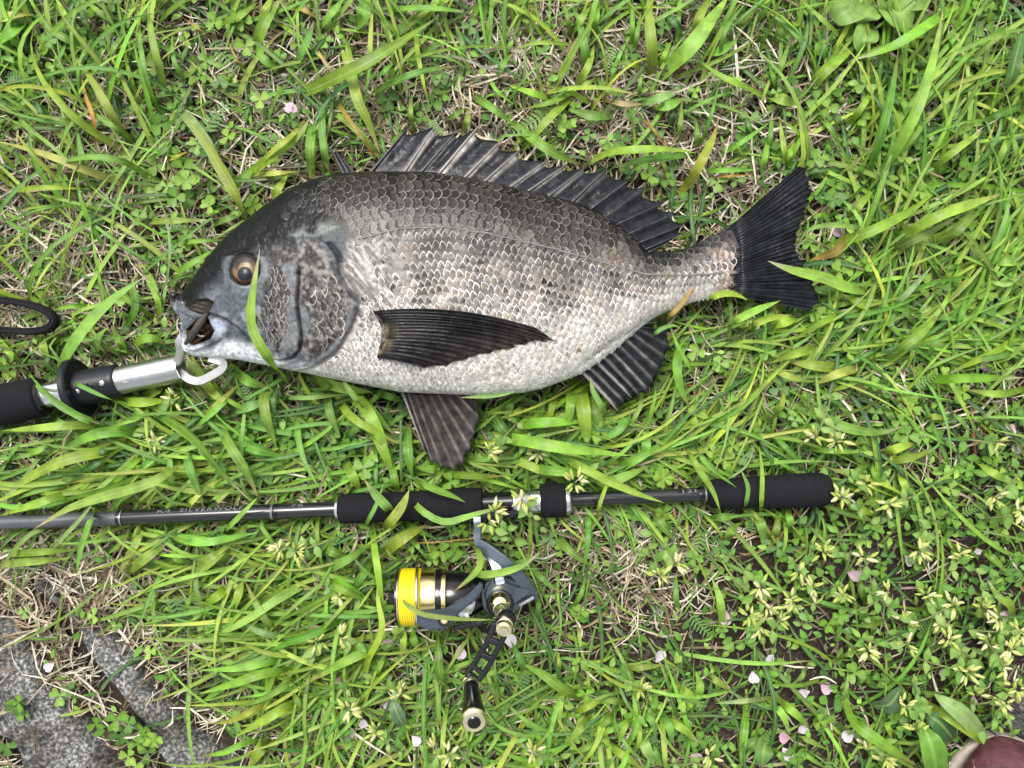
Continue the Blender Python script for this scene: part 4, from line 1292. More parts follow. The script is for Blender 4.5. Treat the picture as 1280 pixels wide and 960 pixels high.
# foot and stem
prism('foot', [(560, 640), (645, 636), (645, 646), (605, 650), (588, 651), (560, 648)], 0.018, 0.030, M['black_plastic'], reel, 0.0012)
flatbar('stem', [P(596, 640, 0.026), P(597, 655, 0.029), P(597.5, 672, 0.034), P(600, 684, 0.038)], 0.0052, 0.009, M['reel_paint'], reel)
body = prism('gear_housing', zpoly([(722, 420), (770, 365), (860, 350), (960, 395), (1075, 420), (1098, 488), (975, 572), (950, 610), (895, 645), (765, 640), (722, 570), (708, 480)]), 0.020, 0.052, M['reel_paint'], reel, 0.0035)
flatbar('body_strut', [P(*zp(690, 110), 0.040), P(*zp(760, 150), 0.042), P(*zp(880, 240), 0.045), P(*zp(980, 340), 0.046), P(*zp(1050, 430), 0.045), P(*zp(1075, 490), 0.042)], 0.0078, 0.012, M['reel_paint'], reel)
flatbar('body_strut', [P(*zp(735, 150), 0.041), P(*zp(800, 240), 0.044), P(*zp(835, 330), 0.047), P(*zp(850, 410), 0.049)], 0.0062, 0.010, M['reel_paint'], reel)
prism('strut_web', zpoly([(870, 350), (940, 350), (985, 410), (900, 408)]), 0.036, 0.047, M['black_plastic'], reel, 0.001)
prism('tail_trim', zpoly([(975, 560), (1090, 492), (1098, 505), (1085, 520), (985, 575)]), 0.044, 0.0535, M['chrome'], reel, 0.0008)
c0 = P(*zp(843, 545), 0.048); 
lth('bearing_boss', c0, P(*zp(846, 552), 0.0565), [(0, 0.0098), (0.6, 0.0098), (0.9, 0.0088), (1, 0.0075)], M['gloss_black'], reel)
# rotor and spool, axis along the rod
def rx(name, x0, x1, prof, mat, parent=None, seg=64):
    k = kpx(AZ)
    y0, y1 = 745.5 - 0.03 * (x0 - 530), 745.5 - 0.03 * (x1 - 530)
    return lth(name, P(x0, y0, AZ), P(x1, y1, AZ), [(u, r * k) for u, r in prof], mat, parent or reel, seg)
rotor = rx('rotor', 559, 606, [(0, 30), (0.15, 31), (0.45, 29), (0.8, 24), (1, 18)], M['gloss_black'])
spool = rx('spool', 528, 547, [(0, 34.0), (0.05, 35.0), (0.2, 34.2), (0.9, 34.2), (1, 35)], M['gold'])
rx('spool_rim', 497, 501.5, [(0, 31), (0.3, 35.5), (1, 35.5)], M['gloss_black'], spool)
rx('spool_lip', 500.5, 502.5, [(0, 35.8), (0.5, 36.2), (1, 35.2)], M['pale_gold'], spool)
rx('line', 502, 528.5, [(0, 34.2), (0.1, 34.8), (0.5, 35.0), (0.9, 34.6), (1, 33.6)], M['line'], spool)
rx('dark_band', 546.5, 555, [(0, 34.4), (0.5, 34.6), (1, 34.4)], M['gloss_black'], spool)
rx('gold_band', 554.5, 559.5, [(0, 34.9), (0.5, 35.3), (1, 34.9)], M['gold'], spool)
rx('drag_knob', 486, 498, [(0, 7), (0.2, 9), (1, 10)], M['gloss_black'], spool)
# rotor arm with bail pivot
prism('rotor_arm', zpoly([(235, 650), (250, 612), (330, 598), (440, 585), (560, 525), (640, 455), (705, 385), (722, 400), (715, 450), (660, 530), (570, 600), (520, 645), (490, 705), (420, 738), (330, 742), (252, 708)]), 0.046, 0.0585, M['reel_paint'], reel, 0.0028)
prism('rotor_plate', zpoly([(530, 610), (600, 560), (668, 525), (648, 610), (600, 650), (545, 648)]), 0.044, 0.0555, M['chrome'], reel, 0.001)
prism('rotor_guard', zpoly([(480, 715), (600, 690), (700, 680), (765, 620), (765, 660), (700, 715), (580, 735), (500, 738)]), 0.040, 0.050, M['black_plastic'], reel, 0.001)
lth('pivot_screw', P(*zp(437, 668), 0.056), P(*zp(438, 672), 0.0605), [(0, 0.0042), (0.7, 0.0042), (1, 0.0034)], M['gloss_black'], reel, 28)
lth('pivot_cap', P(*zp(438, 671), 0.0602), P(*zp(438, 673), 0.0616), [(0, 0.0024), (0.6, 0.0024), (1, 0.0016)], M['gold'], reel, 24)
lth('guard_screw', P(*zp(602, 645), 0.054), P(*zp(603, 648), 0.0575), [(0, 0.0022), (0.7, 0.0022), (1, 0.0016)], M['chrome'], reel, 20)
# bail wire: over the top of the spool and round
kz = kpx(AZ)
bw = []
cyx = np.array(P(523, 745.5, AZ))
for a in np.linspace(-1.35, 2.3, 44):
    rr = 36.5 * kz + 0.0012 + 0.006 * sstep(1.1, 2.2, a)
    bw.append(cyx + np.array([0.0022 * math.cos(a) - 0.001, rr * math.sin(a) , rr * math.cos(a)]))
V, F = tube(bw, 0.0010, 10)
child('bail_wire', V, F, M['chrome'], reel)
# handle: gold cap, shaft, hub, arm, knob
lth('handle_cap', P(*zp(841, 540), 0.056), P(*zp(841, 552), 0.0685), [(0, 0.0078), (0.35, 0.0078), (0.6, 0.0070), (0.85, 0.0052), (1, 0.0046)], M['gold'], reel)
lth('handle_shaft', P(*zp(842, 575), 0.068), P(*zp(868, 635), 0.086), [(0, 0.0052), (0.28, 0.0052), (0.3, 0.0040), (0.42, 0.0040), (0.45, 0.0054), (0.7, 0.0052), (1, 0.0040)], M['pale_gold'], reel)
hub = lth('handle_hub', P(*zp(893, 640), 0.083), P(*zp(890, 672), 0.0925), [(0, 0.0056), (0.1, 0.0061), (0.85, 0.0061), (1, 0.0052)], M['gloss_black'], reel)
lth('hub_nut', P(*zp(885, 690), 0.092), P(*zp(866, 755), 0.103), [(0, 0.0050), (0.25, 0.0052), (0.3, 0.0040), (0.45, 0.0040), (0.5, 0.0055), (0.75, 0.0050), (0.8, 0.0034), (1, 0.0031)], M['pale_gold'], reel)
def kp(x, y): return (540 + x / 5.647, 760 + y / 5.647)
axh = catmull(np.array([(*kp(490, 120), 0.090), (*kp(450, 220), 0.090), (*kp(398, 320), 0.088), (*kp(345, 410), 0.086), (*kp(285, 490), 0.085)]), 33)
P3 = np.array([P(*p) for p in axh])
T = np.gradient(P3, axis=0); T /= np.linalg.norm(T, axis=1)[:, None]
Sd = np.cross(T, (0, 0, 1.0))
hw = np.interp(np.linspace(0, 1, 33), [0, 0.3, 1], [0.0058, 0.0052, 0.0058])
o = None
V, F = tube(P3 + Sd * hw[:, None] * 0.80, 0.0019, 8); child('handle_rail', V, F, M['black_plastic'], reel)
V, F = tube(P3 - Sd * hw[:, None] * 0.80, 0.0019, 8); child('handle_rail', V, F, M['black_plastic'], reel)
for a in (0, 9, 10, 18, 19, 27, 32):
    V, F = tube(catmull([P3[a] - Sd[a] * hw[a] * 0.8, P3[a], P3[a] + Sd[a] * hw[a] * 0.8], 6), 0.0017 if a not in (0, 32) else 0.0028, 8)
    child('handle_bridge', V, F, M['black_plastic'], reel)
k0 = P(*kp(275, 520), 0.083); k1 = P(*kp(296, 790), 0.1235)
knob = lth('handle_knob', k0, k1, [(0, 0.0052), (0.2, 0.0052), (0.35, 0.0055), (0.7, 0.0066), (0.92, 0.0078), (1.0, 0.0074)], M['gloss_black'], reel, 48)
ka = np.array(k0); kb = np.array(k1); kd = kb - ka
lth('knob_ring', ka + kd * 0.02, ka + kd * 0.14, [(0, 0.0056), (0.3, 0.0061), (0.45, 0.0055), (0.55, 0.0055), (0.7, 0.0061), (1, 0.0056)], M['pale_gold'], knob, 40)
lth('knob_cap', ka + kd * 0.97, ka + kd * 1.06, [(0, 0.0079), (0.4, 0.0080), (0.9, 0.0068), (1, 0.0058)], M['pale_gold'], knob, 48)
lth('knob_plug', ka + kd * 1.05, ka + kd * 1.085, [(0, 0.0041), (0.6, 0.0041), (1, 0.0034)], M['gloss_black'], knob, 32)
# ------------------------------------------------------------------ vegetation
fish_outline = np.vstack([TOPL, BOTL[::-1]])
def ring(b_, t_): return list(b_) + list(t_)[::-1]
fish_polys = [fish_outline, ring(dbase, dtips), ring(fb, ft), ring(tb, ttp), ring(vb, vt), ring(ab, at_)]
rod_poly = [(-450, ry(-450) - 9), (150, ry(150) - 11), (420, ry(420) - 11), (424, ry(424) - 20), (600, ry(600) - 22), (604, ry(604) - 15), (674, ry(674) - 17), (676, ry(676) - 22), (708, ry(708) - 22), (716, ry(716) - 10), (884, ry(884) - 11), (892, ry(892) - 20), (1030, ry(1030) - 23), (1042, ry(1042)),
            (1030, ry(1030) + 23), (892, ry(892) + 20), (884, ry(884) + 11), (716, ry(716) + 10), (708, ry(708) + 22), (676, ry(676) + 22), (600, ry(600) + 22), (424, ry(424) + 20), (420, ry(420) + 11), (150, ry(150) + 11), (-450, ry(-450) + 9)]
reel_polys = [[(486, 735), (497, 708), (560, 706), (600, 716), (602, 700), (592, 676), (591, 645), (603, 645), (606, 678), (640, 705), (672, 742), (648, 762), (645, 785), (630, 800), (600, 850), (608, 860), (612, 905), (592, 920), (572, 900), (578, 850), (588, 838), (612, 785), (560, 792), (520, 785), (500, 782)]]
grip_poly = [(-200, 520), (-200, 570), (55, 518), (100, 520), (150, 492), (230, 475), (260, 486), (290, 460), (280, 445), (240, 440), (235, 412), (220, 425), (215, 432), (110, 450), (100, 430), (82, 436), (85, 465), (45, 464)]
strap_poly = [(-100, 366), (30, 370), (70, 388), (78, 400), (68, 416), (40, 422), (-100, 420)]
bead_poly = [(212, 365), (223, 365), (230, 380), (212, 376)]
shoe_poly = [(1190, 965), (1200, 935), (1230, 925), (1275, 922), (1330, 935), (1360, 1000), (1360, 1300), (1180, 1300)]
M_FISH = raster(fish_polys, 4)
M_ROD = raster([rod_poly], 2)
M_REEL = raster(reel_polys, 4)
M_GRIP = raster([grip_poly, strap_poly, bead_poly], 4)
M_SHOE = raster([shoe_poly], 6)
M_OBJ = M_FISH | M_ROD | M_REEL | M_GRIP | M_SHOE
M_SLAB = raster([SLAB_A, SLAB_B, ST], 4)

GC = {'g': (0.125, 0.262, 0.022), 'b': (0.198, 0.365, 0.026), 'y': (0.29, 0.37, 0.055), 'o': (0.48, 0.21, 0.035), 't': (0.42, 0.33, 0.19), 'd': (0.050, 0.140, 0.022), 's': (0.21, 0.33, 0.075)}

def blade_arrays(paths, width, col, tip, fold=0.16, twist=None, prof=None):
    """paths (K,n,3) -> verts (K*n*3), quads, rgba"""
    K, n, _ = paths.shape
    T = np.gradient(paths, axis=1)
    T /= np.linalg.norm(T, axis=-1, keepdims=True) + 1e-12
    up = np.array([0.0, 0.0, 1.0])
    side = np.cross(T, up)
    ln = np.linalg.norm(side, axis=-1, keepdims=True)
    side = np.where(ln > 0.05, side / (ln + 1e-9), np.array([1.0, 0, 0]))
    nn = np.cross(side, T)
    s = np.linspace(0, 1, n)[None, :, None]
    if twist is not None:
        a = (twist[:, 0, None, None] + (twist[:, 1] - twist[:, 0])[:, None, None] * s)
        side, nn = side * np.cos(a) + nn * np.sin(a), nn * np.cos(a) - side * np.sin(a)
    if prof is None:
        sp_ = s[..., 0]
        pr = (0.74 + 0.26 * sstep(0, 0.25, sp_)) * np.clip(1 - ((sp_ - 0.48) / 0.52).clip(0) ** 1.7, 0.02, 1)
    else:
        pr = prof
    wdt = (width[:, None] * pr)[..., None]
    L = paths - side * wdt / 2 + nn * wdt * fold
    R = paths + side * wdt / 2 + nn * wdt * fold
    V = np.stack([L, paths, R], 2).reshape(-1, 3)
    i0 = np.arange(K * n).reshape(K, n)[:, :-1, None] * 3
    q1 = np.concatenate([i0, i0 + 1, i0 + 4, i0 + 3], -1)
    q2 = np.concatenate([i0 + 1, i0 + 2, i0 + 5, i0 + 4], -1)
    F = np.concatenate([q1, q2], 1).reshape(-1, 4)
    ss = s
    c = col[:, None, :] * (1 - sstep(0.72, 1.0, ss)) + tip[:, None, :] * sstep(0.72, 1.0, ss)
    c = c * (0.86 + 0.14 * sstep(0, 0.3, ss)) + np.array([0.05, 0.04, 0.012]) * (1 - sstep(0, 0.22, ss))
    C = np.repeat(c[:, :, None, :], 3, 2)
    A = np.broadcast_to(np.array([0, 0.5, 1.0])[None, None, :, None], C.shape[:3] + (1,))
    C = np.concatenate([C, A], -1).reshape(-1, 4)
    return V, F, C

# traced long blades.  tile: origin x, origin y, zoom;  line: width colour[zNN peak height mm] then x,y pairs from base to tip
TR = []
def tile(ox, oy, s, txt):
    for ln in txt.strip().splitlines():
        p = ln.split()
        wdt = float(p[0]) / s
        c = p[1][0]; z = float(p[1][2:]) if len(p[1]) > 1 else None
        n = [float(v) for v in ' '.join(p[2:]).replace(',', ' ').split()]
        pts = [(ox + n[i] / s, oy + n[i + 1] / s) for i in range(0, len(n), 2)]
        TR.append((wdt, c, z, pts))
tile(0, 0, 4, """
45 b 650,780 520,690 380,590 230,420 160,260 165,150
40 b 850,525 800,350 760,180 735,-40
62 s 850,525 930,580 1010,680 1100,830 1180,960
42 y 700,940 450,860 300,800 150,750 -40,700
35 g 800,950 720,870 620,810 480,785 350,800 200,860
45 g 690,740 600,640 520,500 440,370 365,280
32 g 830,590 780,520 730,380 700,200 690,40
55 y -60,110 80,82 170,75
62 g 170,80 90,150 -60,260
40 g 450,270 400,230 270,160 170,80
40 b 410,260 340,110 270,-30
25 o 490,780 470,600 430,480 405,380
26 g 950,450 870,300 860,160
32 g 870,670 830,740 740,800
38 b 1080,120 1180,90 1290,10
36 g 270,770 180,680 70,560
25 g 460,650 300,600 120,565
32 g 690,745 640,690 520,600 400,530
26 g 240,380 290,300 340,200
32 g 500,950 430,830 400,730 380,610
45 b 1150,970 1200,900 1300,820
36 g 540,350 560,260 640,150
36 b 620,140 520,80 400,-20
36 d 590,200 560,120 510,0
36 d 440,210 430,130 390,0
12 o 1080,200 1000,150 910,85
12 o 1260,390 1180,290 1130,170
15 o 930,760 880,790 820,815
30 g 130,340 60,300 -30,280
28 d 250,640 200,560 170,470
30 b 0,960 200,940 450,945
40 g 60,900 -10,850 -60,800
""")
tile(320, 0, 4, """
72 g 165,490 300,440 450,370 600,290 760,190 900,90
62 b 430,170 470,330 510,500 560,600 620,770
26 y 550,480 565,330 575,150 585,-30
80 b 470,140 530,100 560,-60
42 b 600,65 800,42 1000,55 1100,78
46 g 210,380 220,290 260,200 290,100
46 g 150,330 80,325 25,280 0,200
62 b 30,290 10,230 40,120 130,-20
46 b 0,150 60,30 90,-40
46 g 560,480 680,420 820,360 1010,330
42 b 1080,480 1180,540 1290,625
30 g 1050,380 1030,220 985,90
36 b 260,590 180,680 80,760 -10,860
40 g 330,470 330,620 340,780 375,885
50 b 295,580 270,720 268,895
36 y 370,550 480,630 580,730 625,785
26 o 400,470 440,560 560,730 612,815
14 t 285,210 350,320 430,420
28 o 160,20 240,50 325,105
30 y -10,880 100,868 205,858
26 b 795,670 775,570 780,465
36 b 1030,680 1050,620 1070,530
36 g 940,605 1000,575 1050,535
26 g 255,80 260,-20
40 b 300,170 400,40 450,-20
14 t 890,260 1050,300 1150,340 1290,372
20 b 1150,360 1200,450 1290,525
36 g 1200,420 1230,330 1290,260
30 g 800,290 880,240 980,200
26 d 1100,300 1110,220 1105,140
30 g 700,300 640,360 590,400
""")
tile(640, 0, 4, """
92 b 700,420 820,310 900,230 980,120 1090,-30
62 b 695,410 700,280 690,150 680,-40
50 b 900,200 930,100 990,-20
30 b 730,360 760,280 800,200
40 d 865,190 820,120 745,55
30 g 595,280 600,130 602,-20
25 g 600,290 620,200 645,60
36 b 400,190 420,90 432,-20
25 g 290,200 280,100 250,-20
46 g 400,390 370,280 350,170 320,50
42 b 310,450 350,390 390,310 412,220
26 y 320,450 360,425 412,392
36 g 320,455 200,510 50,548
46 b 310,460 250,530 160,620 50,765
46 b 210,510 100,465 -10,432
50 s 530,575 400,578 280,545
52 b -10,605 100,690 220,770 358,828
50 b 358,828 480,770 640,750 800,750 925,765
40 g 900,772 780,785 640,803 500,842
52 b 835,970 900,890 960,780 1000,700 1032,605
22 g 925,760 970,650 1010,520 1042,380
26 g 1040,380 1050,200 1100,100 1190,-10
42 b 1290,505 1150,430 1040,380 920,290
46 b 950,280 1050,250 1130,195
36 g 680,350 580,315 500,322
36 g 420,380 470,450 565,485
30 t 450,500 560,520 660,520
52 s 620,535 740,490 860,450
52 b 690,545 780,530 862,488
20 g -10,75 100,120 140,170
22 b 330,225 120,215 -10,262
46 g 300,190 340,110 405,10
22 g 635,520 640,420 657,318
30 g 820,740 840,640 850,500
32 g 920,760 925,680 918,595
28 b 1030,780 1150,710 1285,615
28 b 940,860 1080,850 1225,850
14 o 960,890 1100,880 1212,874
36 b 1240,905 1268,760 1285,680
14 o 640,582 710,650 765,735
26 g 1230,692 1190,640 1158,565
30 d 820,650 800,580 830,500
""")
tile(960, 0, 4, """
60 b 490,965 600,800 720,600 800,380 850,180 876,45
56 g 450,955 540,740 590,560 630,380 652,245
60 b 990,-10 850,90 700,190 560,260 415,302
44 b 775,225 680,220 560,250 415,298
62 b 180,495 260,380 340,310 445,232
36 g 260,355 200,250 120,150 -10,50
26 b 400,220 260,90 155,-10
30 g 30,445 70,320 115,195
30 g 40,475 30,400 -5,300
60 b -10,478 80,500 155,528
36 b 380,655 480,520 555,405
72 d 1150,575 1200,440 1240,280 1290,90
42 g 1290,525 1180,560 1045,612
36 b 1100,925 1180,740 1262,575
42 b 780,872 950,740 1105,637
30 b 1000,505 1010,440 1020,355
36 g 870,655 890,520 892,385
36 b 630,830 690,900 735,968
30 g 230,562 310,640 372,745
30 b 110,865 80,740 58,595
25 b 80,875 140,740 205,605
28 b 95,860 110,770 135,690
30 g 0,805 10,700 22,555
42 b 700,645 690,540 635,465
30 b 1140,965 1200,930 1290,875
30 g 760,945 790,860 832,765
30 g 1262,905 1240,760 1198,588
20 g 0,225 60,150 125,55
36 g 300,335 280,260 248,145
30 b 640,440 760,430 900,330 965,285
26 g 980,130 1050,70 1100,-20
30 g 1120,360 1060,300 1000,260
""")
tile(960, 240, 4, """
62 bz36 515,502 400,480 280,430 120,390 -2,344
28 bz36 500,205 430,175 300,165 200,190 148,265
56 b 250,300 400,240 550,180 700,100 840,0
60 o 440,175 400,232 330,300 215,338
56 b 570,272 700,200 850,120 1000,70 1200,-5
50 g 540,322 680,260 800,200 965,115
60 b 1295,338 1200,345 1105,350
25 y 1040,380 1100,440 1180,465 1240,440 1290,380
34 s 570,620 660,540 740,460 822,368
50 b 280,770 120,810 10,855
56 b 400,885 250,870 100,848
36 b -10,865 100,920 225,952
50 b 480,870 350,910 225,965
40 b 440,572 250,660 115,745
62 b -10,668 80,650 155,632
50 b -10,605 60,575 118,548
40 g 745,680 700,620 625,545
50 b 735,920 850,935 1000,930 1290,928
46 b 1290,695 1150,790 1000,860 890,915
36 g 1290,788 1100,830 950,830
46 g 930,752 1050,745 1195,728
52 b 550,870 650,790 780,690 875,585
36 g 930,745 970,600 1002,495
40 b 1290,555 1200,590 1115,625
46 b 385,155 460,60 530,-10
42 b 640,100 650,50 662,-10
62 b 690,65 790,0 850,-50
56 g 825,315 900,230 1000,130 1045,10
50 b 1245,225 1260,120 1250,-10
56 b 560,592 460,560 365,508
46 s 515,832 650,780 785,768
30 g 820,380 900,372 1010,378
26 g 1050,640 900,632 780,640
30 b 700,700 720,800 690,890
""")
tile(960, 480, 4, """
56 b 135,98 250,160 400,220 560,240 690,205
46 b 545,385 700,370 845,318
50 b 545,355 650,320 745,292
40 b 635,418 680,500 725,585
36 g 540,365 528,440 595,525
30 g -10,225 80,310 195,425
40 b -10,200 60,110 85,-10
30 g 215,5 330,80 395,135
40 b 1290,22 1150,50 995,28
36 b 395,622 470,630 530,660
42 b 1015,368 1100,430 1200,480 1290,492
26 g 885,105 960,180 1025,265
26 s 1155,75 1100,150 1025,192
30 g 535,388 440,430 375,472
30 g 655,125 655,70 648,25
30 b 175,318 320,335 485,342
40 g 1035,828 1120,870 1205,955
36 b 1180,910 1230,880 1290,855
40 b 105,745 112,700 88,615
40 g 0,800 40,720 50,640
34 b 760,170 840,165 900,180
30 g 560,110 600,150 640,200
""")
tile(960, 720, 4, """
62 b 375,595 420,720 560,830 750,955
50 b 735,605 850,670 980,760 1135,885
32 g 605,212 520,245 405,246
30 g 325,422 400,390 475,358
46 b 25,588 150,700 205,765
30 b 95,778 200,820 305,872
26 b 145,835 200,900 295,965
20 y 1230,965 1220,780 1175,635
40 g 490,135 465,60 472,-10
40 b 1220,255 1210,150 1150,100 1095,15
40 b 860,562 960,510 995,478
32 b 1120,745 1122,660 1115,595
26 g 255,520 150,545 -10,540
26 g 205,425 170,500 115,545
20 s 365,645 392,560 400,475
32 g 965,188 1090,195 1145,202
40 b 0,610 70,690 110,790
26 g 10,840 60,900 100,960
30 b 560,690 600,760 620,830
40 g 720,570 800,590 880,580
""")
tile(640, 720, 4, """
60 g 400,612 280,580 170,500 35,428
40 b 285,692 380,650 465,608
40 g 80,505 40,420 -5,325
46 b 1050,305 1040,130 998,5
30 g 835,192 820,100 822,-10
26 g 285,175 340,100 372,-10
60 s 635,765 670,860 715,955
50 g 685,825 715,890 745,955
46 g 735,665 790,770 788,865
46 b 400,678 340,760 265,855
36 g 255,882 360,860 465,798
50 b 815,525 880,590 955,655
40 b 955,478 1020,520 1095,572
36 b 535,452 640,455 765,444
20 g 605,568 460,600 315,662
42 b 475,825 560,900 655,965
46 b 1170,635 1160,760 1143,958
26 s 1290,608 1150,625 1015,636
46 g 895,645 940,560 918,475
30 g 128,265 132,120 108,25
22 b 388,605 382,540 378,475
22 b 230,495 235,440 228,375
30 b 620,638 620,760 575,868
46 b 735,698 850,760 935,835
36 g 530,650 480,720 400,780
36 g 590,640 500,620 420,640
36 g 640,650 700,730 720,820
36 b 600,660 560,760 530,850
30 g 1000,960 1010,880 1060,800
""")
tile(250, 720, 4, """
46 b 620,-12 400,110 200,240 -10,335
46 g 770,160 620,260 450,330 295,392
40 b 490,375 380,420 200,460 -10,472
52 b 970,305 850,370 700,440 545,532
40 g 245,468 120,550 -10,648
52 b 545,585 450,640 320,720 175,805
46 g 425,325 360,260 290,150 225,25
36 s 505,306 380,300 260,260 175,185
50 y 222,-10 190,100 163,195
50 b 165,35 100,90 -10,168
36 b 815,565 840,420 882,340 912,250 890,120 890,-10
40 b 735,425 790,340 825,275
62 b 355,805 300,870 245,965
36 b 345,808 230,830 120,880 -10,902
42 g 425,555 490,630 490,705
30 b 385,525 382,480 380,435
36 g 1255,598 1120,645 1005,662
46 g 585,5 700,60 855,135
46 g 605,245 640,180 660,100
50 b 545,488 350,480 160,540 -10,592
46 g 1250,585 1200,500 1195,400 1188,275
40 b 1070,325 1062,260 1050,200
32 g 690,660 640,640 590,615
40 g 900,110 850,170 800,200
36 b 440,620 300,650 160,720 20,740
36 g 560,470 440,540 300,620 180,660
30 b 480,700 500,640 545,600
36 g 720,560 730,480 760,420
30 g 860,540 900,450 940,380
""")
tile(400, 570, 3.765, """
30 sz66 325,615 400,690 480,742 650,765 830,772
""")
tile(0, 480, 4, """
46 b 575,215 400,205 200,220 -10,236
42 gz46 575,212 420,170 290,90 190,0 150,-50
46 b 560,70 700,95 855,78
50 b 690,82 800,30 880,-10
60 b 775,240 600,235 450,260 265,362
62 b 715,288 500,340 300,390 100,500 -10,612
46 b 425,528 300,560 150,610 -10,662
40 b 745,325 620,440 530,560
56 bz44 925,352 820,460 700,510 500,570 350,620 170,725
36 bz42 492,605 440,720 400,850 384,960
42 s 742,668 690,780 620,900 585,970
50 g 928,262 940,380 980,500 1015,605
50 g 695,95 850,180 960,260 1100,430 1245,578
56 g 1075,155 1140,290 1220,420 1290,560
36 b 1205,-10 1100,110 990,210 945,255
50 g 1055,-10 1100,60 1145,138
36 g 870,605 852,440 850,295
40 g 635,475 760,390 845,335
46 b 815,715 900,770 1040,790 1290,742
50 b 850,795 880,860 965,898
70 b 955,955 1030,900 1155,805
56 b 610,960 740,860 848,785
30 g 675,705 600,800 535,855
46 b -10,902 150,885 355,868
40 g -10,852 200,840 385,828
60 b 1155,255 1220,285 1300,320
20 g -10,445 60,350 130,260
40 g 1210,825 1215,760 1222,690
40 d 560,330 480,400 380,450
40 d 600,300 520,330 420,390
36 b 100,350 200,330 260,260
36 g 240,450 330,470 440,460
40 b 620,180 720,150 800,160
30 g 30,720 120,680 190,640
""")
tile(400, 570, 3.765, """
50 gz46 350,275 280,200 210,112
52 bz47 300,338 340,300 390,230 420,158
40 g 330,-10 350,100 378,215
36 bz47 415,165 470,250 580,310 680,290 780,260 880,236
42 bz46 435,105 530,150 620,185 685,218
46 b -10,560 120,490 235,415
60 b 275,475 380,390 505,325
36 b 245,305 260,450 280,600 302,775
50 g -10,405 60,450 135,482
36 g 365,285 450,340 555,392
36 gz56 690,395 755,470 740,540 635,635
40 bz58 680,520 740,555 860,545 960,510 1035,450
8 oz30 400,410 550,405 720,388 830,375
30 g 1260,235 1262,400 1235,565
40 g 1095,365 1180,450 1290,525
30 g 975,505 1060,590 1135,642
42 b 435,68 700,90 875,95
46 b 865,-5 1000,50 1155,122
50 b 115,15 160,110 192,170
50 b -10,588 100,600 245,682
42 g 250,470 200,560 130,660
36 b 390,790 395,860 380,960
36 g 560,830 560,900 555,960
40 g 430,800 440,860 470,930
""")
tile(700, 560, 3.368, """
40 bz46 -10,25 150,110 300,180 442,232
22 bz48 845,285 850,120 838,-10
30 bz46 525,-10 570,70 640,180 678,275
20 gz46 565,-10 620,70 745,168
10 sz44 665,152 780,80 818,-10
46 b 115,172 250,130 375,75
40 g 385,235 420,310 485,395
46 b 812,248 850,340 850,410
30 g 115,238 118,320 120,410
36 g 605,296 700,290 765,283
46 g 695,405 720,350 755,315
36 b 958,258 970,300 948,355
""")
tile(180, 330, 4, """
52 bz97 720,600 700,550 650,505 590,420 545,330 535,240 550,120 580,-75
60 b 425,505 520,580 630,618
36 b 235,825 330,740 400,670 495,585
60 b 230,470 310,600 425,725
56 g 695,575 610,650 610,760 665,925
50 s 425,742 540,710 625,665
62 g 425,868 560,920 705,965
42 b -10,730 100,770 220,860 325,965
50 g 358,755 420,880 465,965
60 b 825,568 1000,620 1145,642
70 b 995,648 1100,710 1200,900 1235,965
46 g 918,605 930,740 985,875
46 b 955,645 1050,770 1290,905
25 s 675,662 800,670 1005,654
56 b 55,655 120,590 240,600 305,655
40 g 1150,640 1220,660 1300,690
40 d 700,560 640,700 700,800
36 g 1000,880 1060,820 1140,800
""")
tile(0, 350, 4, """
62 bz40 290,472 340,360 430,230 560,100 720,-15
36 b 800,215 790,100 725,-10
46 b 690,375 690,310 760,290 845,326
40 g 785,192 660,110 555,35
40 g 605,275 660,190 680,100 658,-10
50 b 500,385 490,300 535,238
15 y 435,245 480,310 555,398
20 s 808,185 820,90 842,-10
36 gz46 145,465 230,570 350,660 505,722
25 gz48 345,498 470,560 565,602
42 b -10,285 60,370 115,412
46 b 255,455 220,330 195,165
50 g 655,385 600,310 555,225
26 b 465,130 370,130 255,152
42 b 785,562 860,510 945,522
50 b 585,588 700,610 845,598
42 g 695,648 850,700 985,805
46 b 1015,545 980,490 935,378
30 b 110,205 150,180 210,175
30 g 30,440 60,390 60,330
26 g 150,90 155,40 160,-10
""")
tile(180, 150, 4, """
64 bz40 515,510 450,360 370,220 300,100 215,-10
50 b 460,325 540,260 640,180 760,90 830,-10
46 b 635,430 670,350 720,270
36 y 560,275 640,268 765,265
44 b 845,290 840,180 870,20
44 g 925,285 905,160 895,-10
36 b -10,510 120,508 340,500
40 g 340,530 410,500 500,470
26 y 105,215 150,190 215,160
34 s 150,60 90,140 10,190
24 b 145,620 280,605 420,595
30 b 0,740 40,800 75,900 90,970
18 s 90,960 130,680 110,480 40,330
34 b 140,850 180,760 270,700 395,620
""")
tile(440, 340, 3.048, """
44 b 1300,75 1220,150 1150,180
40 b 1290,230 1240,330 1250,440 1290,520
60 b 860,400 880,520 900,680
40 b 840,405 830,520 820,620
42 g 900,430 930,540 970,640
50 b 480,620 640,640 800,670 1060,700
44 b 590,590 720,575 900,570
40 b 1110,580 1120,670 1100,740
40 b 980,770 1100,700 1200,640
36 g 560,480 600,540 650,570
30 b 790,430 760,520 750,600
44 b 60,560 110,660 160,780
44 g 210,580 215,680 230,790
40 b 0,440 80,530 160,620
34 b 640,600 700,560 740,545
36 g 1060,500 1020,600 920,650
40 g 420,760 300,750 230,740
40 d 520,500 580,600 660,650
40 b 620,740 800,760 950,770
40 g 700,700 860,720 1000,760
""")
